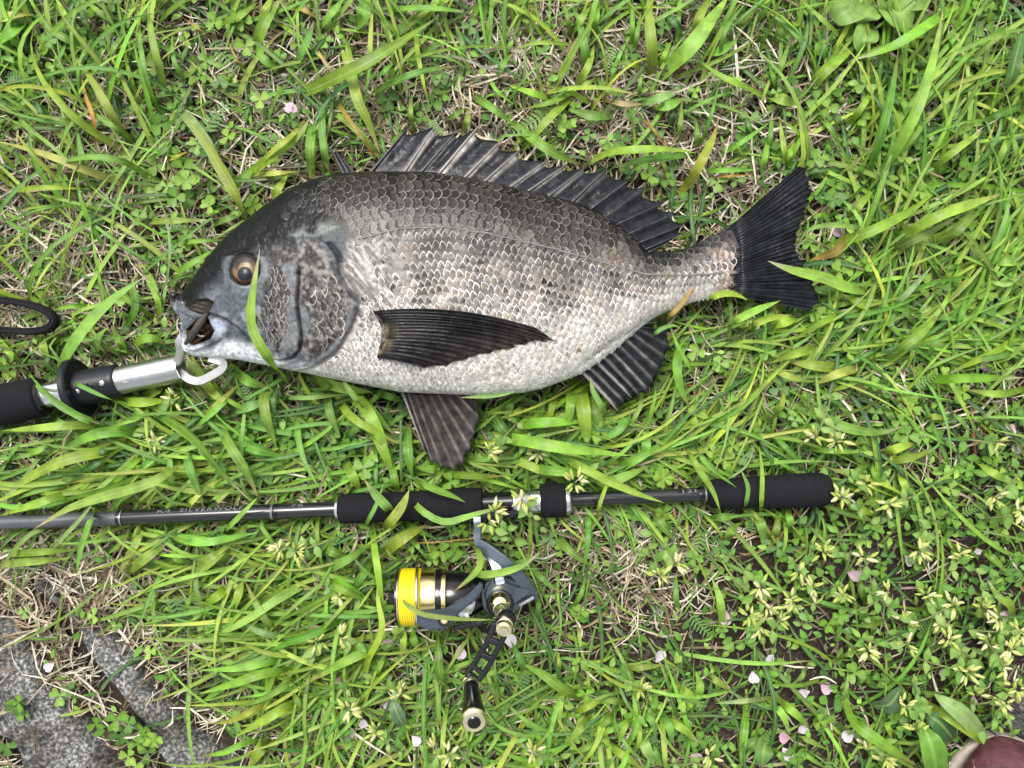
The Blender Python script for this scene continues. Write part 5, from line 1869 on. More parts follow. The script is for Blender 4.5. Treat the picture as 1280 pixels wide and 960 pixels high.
tile(0, 0, 1, """
9 sz52 668,474 640,487 612,494 575,497
7 oz46 828,404 852,380 868,357
6 gz44 812,425 825,412 842,407 852,412
9 bz40 880,378 900,368 918,368 935,375
11 bz40 905,408 940,390 975,376
10 bz40 930,412 960,398 990,394
8 gz42 760,520 742,490 738,470
7 bz46 870,470 850,440 838,410
8 gz50 455,510 440,492 425,470
7 bz44 280,665 300,645 322,622
6 gz44 455,660 470,632 480,605
6 bz44 745,650 752,622 765,590
6 gz46 930,640 935,610 925,585
6 sz44 60,690 95,655 120,625
""")
NW = {1: 'single', 2: 'two', 3: 'three', 4: 'four', 5: 'five', 6: 'six', 7: 'seven', 8: 'eight'}
LM = [((300, 300), 'the fish head'), ((560, 170), 'the dorsal fin front'), ((780, 200), 'the dorsal fin rear'), ((1010, 250), 'the tail fin'), ((860, 400), 'the fish tail stalk'), ((660, 500), 'the fish belly'), ((560, 590), 'the pelvic fin'), ((800, 510), 'the anal fin'), ((215, 350), 'the fish snout'), ((380, 475), 'the fish throat'), ((110, 480), 'the fish grip collar'), ((250, 490), 'the fish grip jaws'), ((30, 400), 'the wrist strap'), ((80, 655), 'the matte rod section'), ((290, 640), 'the rod lettering'), ((510, 635), 'the front foam grip'), ((660, 630), 'the silver reel seat hood'), ((800, 625), 'the thin rod handle'), ((970, 612), 'the rear foam grip'), ((1060, 620), 'the rounded rod butt'), ((515, 745), 'the yellow spool'), ((650, 740), 'the grey reel body'), ((590, 890), 'the reel handle knob'), ((60, 850), 'the larger concrete slab'), ((200, 850), 'the narrow concrete slab'), ((1240, 930), 'the maroon shoe'), ((1110, 25), 'the round broad leaves'), ((410, 200), 'the front dorsal spines'), ((720, 610), 'the rod end trim'), ((0, 500), 'the fish grip handle')]
EDGE = [((60, 60), 'in turf ahead of the fish snout'), ((250, 90), 'in clover beyond the fish forehead'), ((430, 60), 'in straw beyond the fish nape'), ((660, 60), 'in dry straw beyond the fish back'), ((860, 60), 'in dry straw beyond the fish stern'), ((1200, 120), 'among clover beyond the upper tail lobe'), ((1220, 320), 'in the turf behind the tail fin'), ((1180, 450), 'in the turf behind the lower tail lobe'), ((1200, 580), 'past the rounded rod butt'), ((1150, 760), 'among the budding chickweed'), ((900, 760), 'on bare soil behind the reel'), ((800, 900), 'on soil past the reel handle'), ((400, 900), 'between the narrow slab and the reel handle'), ((360, 750), 'between the rod lettering and the slabs'), ((960, 900), 'on soil between the chickweed and the reel'), ((1080, 470), 'between tail fin and rod butt')]
def where(px, py):
    best = min(LM, key=lambda l: math.hypot(l[0][0] - px, l[0][1] - py))
    if math.hypot(best[0][0] - px, best[0][1] - py) < 75:
        return 'beside ' + best[1]
    return min(EDGE, key=lambda l: math.hypot(l[0][0] - px, l[0][1] - py))[1]

blades = []
for wdt, c, z, pts in TR:
    n = 13
    xy = catmull(pts, n)
    s = np.linspace(0, 1, n)
    L_px = np.linalg.norm(np.diff(xy, axis=0), axis=1).sum()
    if z is None:
        zp_ = 0.016 + min(0.030, 0.00016 * L_px) * random.uniform(0.55, 1.25)
        zz = 0.004 + (zp_ - 0.004) * (sstep(0, 0.45, s) * (1 - 0.45 * sstep(0.55, 1, s)))
    else:
        zp_ = z / 1000
        zz = 0.006 + (zp_ - 0.006) * sstep(0, 0.22, s) * (1 - 0.06 * sstep(0.8, 1, s))
    p3 = unproj(xy, zz)
    if z is None:
        ins = look(M_OBJ, xy)
        zz = np.where(ins, np.minimum(zz, 0.007), zz)
        zz = smooth1(zz, 3)
        p3 = unproj(xy, zz)
    v = random.uniform(0.8, 1.2)
    cc = np.array(GC[c]) * v * np.array([random.uniform(0.75, 1.30), 1, random.uniform(0.8, 1.8)])
    if c in 'gb' and random.random() < 0.12: cc = cc * np.array([1.25, 0.95, 1.3])
    tipc = cc * 1.0
    if c in 'gbs' and random.random() < 0.38: tipc = np.array(random.choice([(0.34, 0.27, 0.10), (0.24, 0.15, 0.06), (0.40, 0.36, 0.22)]))
    if c == 'o': cc = cc * 0.6 + np.array([0.12, 0.17, 0.02]) * 0.4; tipc = np.array([0.50, 0.22, 0.05])
    wm = wdt * kpx(float(zz.mean())) * 0.90
    tw = np.array([[random.uniform(-0.35, 0.35), random.uniform(-0.5, 0.5)]])
    V, F, C = blade_arrays(p3[None], np.array([wm]), cc[None], tipc[None], fold=random.uniform(0.08, 0.22), twist=tw)
    blades.append(dict(base=xy[0], V=V, F=F, C=C, c=c, L=L_px, z=z, mid=xy[n // 2]))
# blades whose bases sit together make one tuft
tufts = []
for bl_ in blades:
    for tf_ in tufts:
        if np.hypot(*(tf_[0]['base'] - bl_['base'])) < 30 and len(tf_) < 7:
            tf_.append(bl_); break
    else:
        tufts.append([bl_])
CN = {'g': 'green', 'b': 'bright green', 'y': 'yellowish', 'o': 'orange tipped', 't': 'straw coloured', 'd': 'dark green', 's': 'pale green'}
for tf_ in tufts:
    b0 = np.mean([x['base'] for x in tf_], 0)
    cs = max(set(x['c'] for x in tf_), key=lambda q_: sum(x['c'] == q_ for x in tf_))
    Lm = max(x['L'] for x in tf_)
    size = 'long' if Lm > 130 else ('short' if Lm < 60 else 'medium')
    n = len(tf_)
    over = [x for x in tf_ if x['z']]
    mm = np.mean([x['mid'] for x in tf_], 0)
    if n == 1:
        lab = f"{size} {CN[cs]} grass blade {'arching high ' if over else ''}{where(*mm)}"
    else:
        lab = f"{CN[cs]} grass tuft of {NW.get(n, 'many')} {size} blades {where(*b0)}"
    bx, by, _ = P(b0[0], b0[1], 0.0)
    root = thing('grass_tuft', lab, 'grass', (bx, by, 0.0), 'grass tufts standing out of the turf')
    for x in tf_:
        child('blade', x['V'], x['F'], M['grass'], root, x['C'])
print('traced blades', len(blades), 'tufts', len(tufts))
# ------------------------------------------------------------------ leafy plants
def leaf_mesh(name, outline, col, mat, rib=0.3, cup=0.15, length=1.0):
    """a leaf lying along +X from its base at the origin; outline = half widths along the length"""
    n = len(outline)
    V = []; F = []; C = []
    for i, (u, h) in enumerate(outline):
        z = 0.10 * math.sin(math.pi * u) * length
        V += [(u * length, -h * length, z + cup * h * length), (u * length, 0, z), (u * length, h * length, z + cup * h * length)]
        e = np.array(col); C += [e * 0.92, e * 1.12, e * 0.92]
    for i in range(n - 1):
        a = i * 3
        F += [(a, a + 1, a + 4, a + 3), (a + 1, a + 2, a + 5, a + 4)]
    c = np.array(C)
    c = np.concatenate([c, np.tile(np.array([0, .5, 1.0]), n)[:, None]], 1)
    return np.array(V), np.array(F), c
OVATE = [(0, 0.01), (0.08, 0.10), (0.25, 0.24), (0.45, 0.29), (0.65, 0.24), (0.85, 0.12), (1.0, 0.01)]
def heart_leaflet(col):
    """clover leaflet, notched tip, folded a little along the midrib"""
    out = [(0, 0.02, 0), (0.18, 0.17, 0), (0.40, 0.34, 0), (0.62, 0.45, 0), (0.82, 0.47, 0), (0.97, 0.36, 0), (1.02, 0.20, 0)]
    V = []; C = []
    for u, h, _ in out:
        mid_u = min(u, 0.90)
        V += [(u, -h, 0.22 * h), (mid_u, 0, 0), (u, h, 0.22 * h)]
        c = np.array(col)
        chev = math.exp(-((u - 0.55) / 0.12) ** 2)
        c1 = c * (1 + 0.12 * chev)
        C += [c * 0.95, c1 * 1.15, c * 0.95]
    F = []
    for i in range(len(out) - 1):
        a = i * 3
        F += [(a, a + 1, a + 4, a + 3), (a + 1, a + 2, a + 5, a + 4)]
    c = np.array(C)
    return np.array(V), np.array(F), np.concatenate([c, np.full((len(c), 1), 0.25)], 1)
CLC = [(0.110, 0.235, 0.027), (0.130, 0.260, 0.028), (0.085, 0.190, 0.030), (0.165, 0.295, 0.038), (0.070, 0.160, 0.027), (0.195, 0.325, 0.045)]
CLN = ['mid green', 'grass green', 'bluish green', 'light green', 'dark green', 'yellow-green']
CLM = []
for c in CLC:
    V, F, C = heart_leaflet(c)
    CLM.append(mesh_data('leaflet', V, F, M['leaf'], C))
V, F = tube([(0, 0, -1.0), (0.02, 0.03, -0.5), (0, 0, 0)], 0.045, 5)
STM = mesh_data('stem', V, F, M['leaf'], (0.13, 0.2, 0.05))

clover_px = [(268, 28), (297, 33), (307, 58), (275, 103), (133, 50), (62, 50), (25, 75), (200, 155), (262, 155), (290, 177), (195, 207), (232, 225), (33, 92), (30, 122), (80, 225), (220, 247), (240, 224), (262, 257), (232, 295), (317, 257), (247, 180), (212, 190), (492, 97), (485, 125), (325, 125), (550, 100), (540, 130), (415, 137), (760, 177), (790, 145), (812, 220), (835, 225), (777, 175), (707, 155), (800, 207), (1222, 20), (1200, 27), (1195, 47), (1020, 125), (1042, 145), (1240, 42), (1255, 10), (992, 110), (1040, 222), (1130, 197), (1205, 165), (1145, 165), (1210, 217), (1160, 45), (1025, 197), (1015, 215), (1048, 240), (1152, 312), (1235, 365), (1225, 387), (1160, 357), (1177, 360), (1042, 250), (1090, 340), (1065, 332), (1215, 360), (1042, 388), (1025, 395), (1140, 510), (1135, 545), (1080, 555), (1120, 540), (1240, 525), (1265, 512), (1095, 620), (1122, 625), (1185, 640), (1217, 657), (1172, 657), (1247, 650), (1082, 665), (1110, 650), (1035, 780), (1050, 770), (1082, 845), (1100, 850), (1025, 902), (310, 542), (390, 547), (327, 530), (437, 557), (300, 540), (551, 690), (566, 692), (578, 663), (477, 597), (540, 700), (690, 500), (640, 515), (760, 530), (870, 520), (905, 575), (930, 570), (780, 560), (360, 560), (455, 585), (330, 590), (275, 585), (1000, 660), (980, 690), (830, 640), (770, 660), (740, 545), (610, 540), (1100, 130), (1075, 110), (1170, 90), (1230, 100), (1185, 130), (1262, 150), (1245, 200), (1150, 240), (1180, 270), (1215, 290), (1110, 400), (1140, 420), (1180, 470), (1060, 440), (1010, 450), (960, 440), (900, 455), (870, 440), (1090, 480), (1200, 500), (820, 590), (650, 700), (165, 905), (150, 920), (172, 930), (185, 940), (160, 945), (145, 900), (20, 885), (30, 890), (10, 935), (75, 870), (85, 862), (120, 905), (180, 912), (192, 925), (170, 958)]
def place_clover(px, py, r_px, z, rot):
    mi = random.randrange(len(CLM))
    x, y, _ = P(px, py, z)
    k = r_px * kpx(z)
    root = thing('clover', f"{'large' if r_px > 11.7 else 'small'} {CLN[mi]} clover leaf " + where(px, py), 'clover', (x, y, z), 'clover leaves in the turf')
    tilt = Matrix.Rotation(random.uniform(-0.35, 0.35), 4, 'X') @ Matrix.Rotation(random.uniform(-0.35, 0.35), 4, 'Y')
    nl = 4 if random.random() < 0.05 else 3
    for j in range(nl):
        o = bpy.data.objects.new('leaflet', CLM[mi])
        link(o, root)
        a = rot + 2 * math.pi * j / nl + random.uniform(-0.12, 0.12)
        o.matrix_local = tilt @ Matrix.Rotation(a, 4, 'Z') @ Matrix.Rotation(random.uniform(-0.3, 0.15), 4, 'Y') @ Matrix.Scale(k * random.uniform(0.9, 1.1), 4)
    o = bpy.data.objects.new('stem', STM)
    link(o, root)
    h = max(z - 0.001, 0.004)
    o.matrix_local = Matrix.Diagonal((k * 0.6, k * 0.6, h, 1))
rr_ = random.Random(5)
for px, py in clover_px:
    for d in range(2 if rr_.random() < 0.35 else 1):
        qx, qy = px + (rr_.uniform(-16, 16) if d else 0), py + (rr_.uniform(-16, 16) if d else 0)
        if look(M_OBJ, np.array([qx, qy])): continue
        place_clover(qx, qy, rr_.uniform(9.5, 14.0), rr_.uniform(0.010, 0.024), rr_.uniform(0, 6.28))

# chickweed sprigs: stem, paired leaves, clusters of pale pointed buds
V, F = tube([(0, 0, 0), (0.12, 0, 0.02), (0.45, 0, 0.05), (0.8, 0, 0.02), (1.0, 0, 0)], np.array([0.05, 0.13, 0.19, 0.11, 0.01]), 6)
BUDM = []
for c in ((0.42, 0.48, 0.12), (0.50, 0.53, 0.19), (0.34, 0.43, 0.09), (0.60, 0.58, 0.32)):
    BUDM.append(mesh_data('bud', V, F, M['bud'], c))
LFM = []
for c in ((0.12, 0.25, 0.045), (0.16, 0.29, 0.055), (0.20, 0.31, 0.07)):
    v, f, cc = leaf_mesh('leaf', OVATE, c, M['leaf'])
    LFM.append(mesh_data('leaf', v, f, M['leaf'], cc))
sprig_px = [(217, 500), (195, 552), (620, 640, 46), (652, 624, 47), (612, 652, 44), (719, 603, 46), (424, 797), (395, 802), (437, 887), (500, 867), (470, 917), (542, 935), (562, 945), (425, 747), (1020, 547), (1047, 552), (1053, 622, 40), (1082, 605), (1110, 630), (1080, 697), (1202, 695), (1247, 555), (1245, 622), (975, 775), (1017, 735), (1112, 740), (1132, 777), (1135, 805), (1177, 775), (1240, 800), (1085, 812), (1210, 840), (1250, 775), (1270, 862), (1222, 870), (1145, 912), (1107, 950), (1192, 755), (1132, 882), (1082, 935), (1262, 812), (800, 860), (887, 945), (667, 942), (937, 770), (950, 785), (825, 720), (673, 566), (611, 566), (962, 760), (1000, 715), (990, 750), (1055, 745), (1255, 835), (1230, 760), (1160, 745), (1275, 790), (1275, 640), (1030, 690), (845, 705), (950, 735), (1150, 690), (1185, 800), (1255, 880), (370, 690), (350, 685)]
BW = {6: 'six', 7: 'seven', 8: 'eight', 9: 'nine', 10: 'ten', 11: 'eleven', 12: 'twelve', 13: 'thirteen'}
def sprig(px, py, ztop=None):
    z = ztop / 1000 if ztop else random.uniform(0.022, 0.038)
    tx, ty, _ = P(px, py, z)
    ang = random.uniform(0, 6.28)
    if ztop: ang = random.choice([-1.2, 1.7])
    ln = random.uniform(0.020, 0.038)
    bx, by = tx + ln * math.cos(ang), ty + ln * math.sin(ang)
    if ztop: bx, by = P(px + 22, py + (-32 if py < 615 else 34), 0.0)[:2]
    nbud = random.randint(7, 13)
    root = thing('chickweed_sprig', f'chickweed sprig with {BW[nbud]} pale pointed buds ' + where(px, py), 'chickweed', (bx, by, 0.0), 'budding chickweed sprigs')
    tip = np.array([tx - bx, ty - by, z])
    pts = catmull([(0, 0, 0), tip * np.array([0.25, 0.25, 0.75]) + (0.002, 0.001, 0), tip], 9)
    V, F = tube(pts, 0.0007, 6)
    add('stem', V, F, M['leaf'], root, (0.20, 0.23, 0.085))
    for f_ in (0.45, 0.75, 0.92):
        c = pts[int(f_ * 8)]
        a = random.uniform(0, 6.28)
        for sgn in (0, math.pi):
            o = bpy.data.objects.new('leaf', random.choice(LFM)); link(o, root)
            o.matrix_local = Matrix.Translation(c) @ Matrix.Rotation(a + sgn, 4, 'Z') @ Matrix.Rotation(random.uniform(-0.5, 0.1), 4, 'Y') @ Matrix.Scale(random.uniform(0.006, 0.0115), 4)
    for k in range(nbud):
        o = bpy.data.objects.new('bud', random.choice(BUDM)); link(o, root)
        a = random.uniform(0, 6.28); rad = random.uniform(0, 0.0042)
        c = tip + np.array([rad * math.cos(a), rad * math.sin(a), random.uniform(-0.004, 0.002)])
        o.matrix_local = Matrix.Translation(c) @ Matrix.Rotation(a + random.uniform(-0.6, 0.6), 4, 'Z') @ Matrix.Rotation(random.uniform(-0.8, 0.25), 4, 'Y') @ Matrix.Scale(random.uniform(0.0055, 0.0092), 4)
for s_ in sprig_px: sprig(*s_)

# broad leaves: round mallow-like plant at the top, plantain leaves at the bottom right
M['broad'] = attr_mat('broad_leaf', 0.5, spec=0.4, trans=0.22, rib=True, noise=0.2, nscale=150, )
def broad(root, pts, wpx, z, col, prof=None, n=12):
    xy = catmull(pts, n)
    s = np.linspace(0, 1, n)
    zz = z[0] + (z[1] - z[0]) * np.sin(s * math.pi * 0.8) ** 1
    p3 = unproj(xy, zz)
    pr = np.clip(np.sin(np.clip(s, 0, 1) * math.pi) ** 0.75, 0.05, 1)[None] if prof is None else prof(s)[None]
    # finer cross-section: five points across
    V, F, C = blade_arrays(p3[None], np.array([wpx * kpx(z[1])]), np.array([col]), np.array([col]), fold=0.10, twist=np.array([[0.05, -0.1]]), prof=pr)
    child('leaf', V, F, M['broad'], root, C)
rt = thing('mallow_plant', 'low plant with round pale green leaves beyond the tail fin', 'plant', P(1100, 5, 0.0))
rnd = lambda s: np.clip(np.sqrt(np.clip(1 - (2 * s - 1) ** 2, 0, 1)), 0.05, 1)
for pts, wd in (([(1096, 4), (1085, 14), (1078, 30)], 34), ([(1104, 4), (1122, 14), (1140, 32)], 42), ([(1092, 0), (1060, 12), (1042, 26)], 40), ([(1090, 30), (1082, 45), (1078, 62)], 32), ([(1110, 0), (1140, -2), (1160, 2)], 34)):
    broad(rt, pts, wd, (0.012, 0.026), (0.165, 0.285, 0.055), rnd)
rt = thing('plantain', 'plantain with broad ribbed upright leaves beside the maroon shoe', 'plant', P(1180, 985, 0.0))
lance = lambda s: np.clip(np.sin(np.clip(s * 0.93 + 0.07, 0, 1) * math.pi) ** 0.7, 0.04, 1)
broad(rt, [(1172, 985), (1166, 940), (1152, 900)], 33, (0.008, 0.042), (0.115, 0.255, 0.030), lance)
broad(rt, [(1232, 925), (1205, 895), (1168, 868)], 22, (0.012, 0.034), (0.20, 0.31, 0.10), lance)
broad(rt, [(1192, 925), (1176, 905), (1158, 892)], 26, (0.008, 0.022), (0.045, 0.115, 0.035), lance)
rt = thing('dock_plant', 'grey-green pointed leaf lying folded in the chickweed', 'plant', P(1092, 888, 0.0))
broad(rt, [(1092, 882), (1112, 880), (1128, 858)], 26, (0.012, 0.026), (0.075, 0.135, 0.060), lance)
rt = thing('dock_plant', 'grey-green oval leaf below the yellow spool', 'plant', P(505, 915, 0.0))
broad(rt, [(507, 912), (497, 893), (489, 872)], 17, (0.010, 0.024), (0.10, 0.17, 0.085), lance)
for pts, wd in (([(960, 918), (955, 935), (952, 958)], 24), ([(925, 940), (940, 930), (950, 925)], 20)):
    rt = thing('oval_leaf_plant', ('long' if wd > 22 else 'small') + ' smooth oval green leaf ' + where(*pts[1]), 'plant', P(*pts[0], 0.0))
    broad(rt, pts, wd, (0.010, 0.024), (0.11, 0.22, 0.045), lance)

# fallen cherry petals
def petal_mesh(col, tipc):
    V = []; C = []
    out = [(0, 0.04), (0.15, 0.16), (0.35, 0.34), (0.6, 0.45), (0.8, 0.42), (0.95, 0.26), (1.0, 0.14)]
    for u, h in out:
        mu = min(u, 0.92)
        for vv in (-1, -0.5, 0, 0.5, 1):
            V.append((u if abs(vv) > 0.3 else mu, vv * h, 0.25 * abs(vv) ** 2 * h + 0.10 * u * u))
            c = np.array(col) * (1 - u) + np.array(tipc) * u
            C.append(c)
    F = []
    for i in range(len(out) - 1):
        for j in range(4):
            a = i * 5 + j
            F.append((a, a + 1, a + 6, a + 5))
    return mesh_data('petal', V, F, M['petal'], np.array(C))
PT = {'w': petal_mesh((0.58, 0.48, 0.52), (0.64, 0.61, 0.64)), 'p': petal_mesh((0.55, 0.32, 0.42), (0.62, 0.50, 0.56)), 'd': petal_mesh((0.48, 0.20, 0.28), (0.60, 0.42, 0.46))}
PN = {'w': 'whitish', 'p': 'pale pink', 'd': 'deep pink'}
petals = [(367, 828, 22, 'w'), (327, 808, 13, 'p'), (433, 920, 17, 'p'), (486, 880, 15, 'w'), (537, 841, 15, 'w'), (575, 815, 17, 'p'), (640, 802, 19, 'w'), (824, 820, 17, 'w'), (962, 825, 16, 'w'), (1250, 400, 20, 'w'), (1228, 436, 18, 'w'), (1232, 458, 15, 'p'), (1262, 538, 20, 'p'), (1270, 560, 14, 'w'), (1046, 290, 17, 'p'), (906, 772, 18, 'p'), (1068, 718, 18, 'p'), (983, 942, 16, 'w'), (980, 922, 15, 'd'), (1060, 918, 18, 'w'), (1032, 860, 16, 'p'), (942, 846, 15, 'w'), (365, 137, 18, 'p'), (662, 938, 17, 'w'), (484, 804, 16, 'p'), (1216, 875, 12, 'd'), (1135, 700, 15, 'w'), (1004, 866, 17, 'w'), (1256, 770, 14, 'p'), (520, 925, 14, 'w'), (1180, 840, 13, 'p'), (1003, 912, 14, 'w'), (1052, 376, 13, 'p'), (425, 850, 13, 'd'), (62, 833, 13, 'w'), (870, 945, 14, 'p'), (250, 700, 13, 'p'), (1222, 690, 13, 'w'), (455, 905, 12, 'w')]
for x, y, sz, c in petals:
    z = random.uniform(0.010, 0.016)
    k = sz * kpx(z)
    o = bpy.data.objects.new('cherry_petal', PT[c]); link(o)
    o.matrix_world = Matrix.Translation(P(x, y, z)) @ Matrix.Rotation(random.uniform(0, 6.28), 4, 'Z') @ Matrix.Rotation(random.uniform(-0.4, 0.4), 4, 'X') @ Matrix.Rotation(random.uniform(-0.3, 0.3), 4, 'Y') @ Matrix.Scale(k, 4) @ Matrix.Translation((-0.5, 0, 0))
    tag(o, f'{PN[c]} fallen cherry petal ' + where(x, y), 'petal', 'fallen cherry petals')

# ------------------------------------------------------------------ uncountable sward: fine grass, dry thatch, small weeds
XR, YR = (-230, 1510), (-210, 1170)
def blob(px, py, l):
    r = 0
    for cx, cy, rx_, ry_, a in l:
        r = r + a * np.exp(-((px - cx) / rx_) ** 2 - ((py - cy) / ry_) ** 2)
    return r
def thatch_w(px, py):
    return np.clip(0.38 - 0.22 * sstep(880, 1000, px) - 0.20 * sstep(430, 560, py) * sstep(300, 500, px) + 0.35 * NZ.fbm(px / 120 + 3, py / 120, 2) + blob(px, py, [(60, 300, 130, 110, 0.9), (70, 700, 150, 70, 1.2), (370, 120, 90, 90, 0.6), (560, 70, 120, 80, 0.6), (800, 90, 220, 110, 0.6), (950, 180, 90, 70, 0.5), (110, 780, 60, 60, 0.9), (790, 680, 80, 70, 0.5), (1150, 430, 60, 60, 0.3), (800, 780, 120, 80, 0.2)]) - blob(px, py, [(850, 830, 220, 110, 0.45), (1200, 680, 120, 60, 0.5), (620, 560, 260, 60, 0.3), (1150, 850, 180, 120, 0.3)]), 0.04, 1.6)
def grass_w(px, py):
    return np.clip(0.30 + 0.25 * NZ.fbm(px / 90 + 11, py / 90 + 5, 2) + blob(px, py, [(250, 560, 230, 80, 0.7), (380, 800, 170, 130, 0.7), (680, 560, 200, 60, 0.7), (930, 430, 160, 60, 0.6), (1120, 400, 160, 90, 0.5), (720, 900, 170, 70, 0.4), (60, 80, 150, 100, 0.5), (1100, 120, 200, 140, 0.4), (100, 430, 130, 60, 0.4), (1000, 480, 140, 60, 0.4)]) - blob(px, py, [(860, 750, 120, 60, 0.25), (1150, 800, 120, 90, 0.2), (90, 300, 80, 70, 0.15)]), 0.03, 1.4)
def weed_w(px, py):
    return np.clip(0.18 + 0.35 * NZ.fbm(px / 70 + 21, py / 70 + 8, 2) + blob(px, py, [(1150, 800, 190, 150, 1.1), (1150, 600, 190, 90, 0.8), (1150, 130, 190, 150, 0.6), (240, 200, 90, 130, 0.5), (60, 80, 120, 90, 0.5), (700, 880, 150, 90, 0.5), (500, 900, 150, 70, 0.5), (160, 930, 30, 40, 1.2), (1060, 260, 60, 80, 0.6), (620, 560, 200, 60, 0.35), (960, 720, 110, 90, 0.5), (900, 560, 150, 50, 0.5)]) - blob(px, py, [(820, 770, 110, 70, 0.3), (70, 320, 90, 90, 0.3), (70, 700, 120, 60, 0.4)]), 0.0, 1.5)
def scatter(n, wfun, wmax, avoid_slab=True):
    out_ = []
    got = 0
    while got < n:
        p = np.stack([rng.uniform(*XR, n), rng.uniform(*YR, n)], -1)
        keep = rng.random(n) < wfun(p[:, 0], p[:, 1]) / wmax
        if avoid_slab is True: keep &= ~look(M_SLAB, p)
        elif avoid_slab: keep &= ~(look(M_SLAB, p) & (rng.random(n) > avoid_slab))
        keep &= ~look(M_SHOE, p)
        # nothing needs to grow under the middle of the fish
        out_.append(p[keep]); got += keep.sum()
    return np.vstack(out_)[:n]

def fill_blades(n, Lr, wr, hr, palette, seg=8, wf=grass_w, wmax=1.4, lie=None):
    b_ = scatter(n, wf, wmax)
    n = len(b_)
    L = rng.uniform(*Lr, n) * S; wd = rng.uniform(*wr, n) * S; hz = rng.uniform(*hr, n)
    # loose lie of the sward: mostly towards lower left on the left side, anything elsewhere
    fld = NZ.fbm(b_[:, 0] / 160, b_[:, 1] / 160, 2) * 9
    ang = np.where(rng.random(n) < 0.45, fld + rng.normal(0, 0.5, n), rng.uniform(0, 2 * math.pi, n))
    left = (b_[:, 0] < 480) & (b_[:, 1] > 470) & (rng.random(n) < 0.6)
    ang = np.where(left, math.pi + 0.35 + rng.normal(0, 0.35, n), ang)
    if lie is not None: ang = lie + rng.normal(0, 0.6, n)
    s = np.linspace(0, 1, seg)[None]
    cur = rng.normal(0, 0.35, n)[:, None]
    dx, dy = np.cos(ang)[:, None], np.sin(ang)[:, None]
    x = ((b_[:, 0] - CX) * S)[:, None] + L[:, None] * (dx * s - dy * cur * s * s)
    y = ((CY - b_[:, 1]) * S)[:, None] + L[:, None] * (dy * s + dx * cur * s * s)
    pk = rng.uniform(0.45, 0.9, n)[:, None]
    z = 0.001 + hz[:, None] * np.sin(np.clip(s / pk, 0, 1.7) * math.pi / 2)
    p3 = np.stack([x, y, z], -1)
    ins = look(M_OBJ, proj(p3))
    ov_ = look(M_SLAB, proj(p3))[:, 1:].any(1) & (rng.random(n) < 0.85)
    p3 = p3[~ov_]; wd = wd[~ov_]; ins = ins[~ov_]; n = len(p3)
    # keep out of the things lying in the grass: pressed flat underneath them
    p3[..., 2] = np.where(ins, np.minimum(p3[..., 2], 0.0055), p3[..., 2])
    pal = np.array(palette); ci = rng.integers(0, len(pal), n)
    col = pal[ci] * rng.uniform(0.75, 1.25, (n, 1)) * np.stack([rng.uniform(0.72, 1.35, n), np.ones(n), rng.uniform(0.7, 1.8, n)], -1)
    tip = np.where(rng.random((n, 1)) < 0.32, np.array([[0.33, 0.25, 0.11]]), col)
    tw = np.stack([rng.normal(0, 0.3, n), rng.normal(0, 0.6, n)], -1)
    return blade_arrays(p3, wd, col, tip, 0.15, tw)
def join(parts):
    vs, fs, cs = [], [], []; k = 0
    for V, F, C in parts:
        vs.append(V); fs.append(F + k); cs.append(C); k += len(V)
    return np.vstack(vs), np.vstack(fs), np.vstack(cs)
GP = [GC['g'], GC['b'], GC['d'], GC['d'], (0.15, 0.29, 0.026), (0.085, 0.19, 0.02)]  # extra dark greens paint shade into the low layer between blades
RB = lambda *l: (lambda px, py: np.clip(blob(px, py, l), 0, 1))
GB = [GC['b'], GC['b'], GC['g'], (0.26, 0.40, 0.04), (0.17, 0.30, 0.026)]
V, F, C = join([fill_blades(300, (90, 200), (2.8, 6), (0.012, 0.030), GB, 10, RB((420, 800, 110, 110, 1), (330, 700, 120, 60, 0.8)), 1, math.pi + 0.5),
                fill_blades(130, (100, 220), (3, 7), (0.012, 0.030), GB, 10, RB((260, 560, 170, 50, 1)), 1, math.pi + 0.25),
                fill_blades(150, (90, 200), (3, 6), (0.012, 0.026), GB, 10, RB((700, 560, 160, 40, 1)), 1, 0.15),
                fill_blades(150, (80, 190), (3, 6.5), (0.010, 0.026), GB, 10, RB((1000, 440, 150, 45, 1), (1160, 400, 110, 70, 0.6)), 1, 0.45),
                fill_blades(90, (50, 120), (3, 7), (0.010, 0.026), GB, 10, RB((700, 880, 120, 60, 1)), 1, -2.2),
                fill_blades(150, (90, 210), (2.5, 6.5), (0.014, 0.034), GB, 11, RB((90, 90, 150, 110, 1), (60, 300, 110, 120, 0.5)), 1, 1.9),
                fill_blades(150, (90, 210), (2.5, 6.5), (0.014, 0.034), GB, 11, RB((620, 50, 330, 80, 1)), 1, 1.3),
                fill_blades(260, (90, 220), (2.5, 6.5), (0.014, 0.034), GB, 11, RB((1150, 180, 140, 170, 1), (1230, 380, 90, 90, 0.8)), 1, 1.0),
                fill_blades(1900, (70, 190), (2.2, 5.8), (0.007, 0.024), GP, 10), fill_blades(6200, (22, 80), (2.0, 4.5), (0.005, 0.016), GP, 6), fill_blades(420, (30, 80), (1.6, 4.0), (0.004, 0.012), [(0.40, 0.20, 0.06), GC['y'], GC['t'], GC['t']], 6)])
stuff(add('grass', V, F, M['grass'], None, C, origin=(0, 0, 0)), 'fine green grass of the turf around the fish', 'grass')

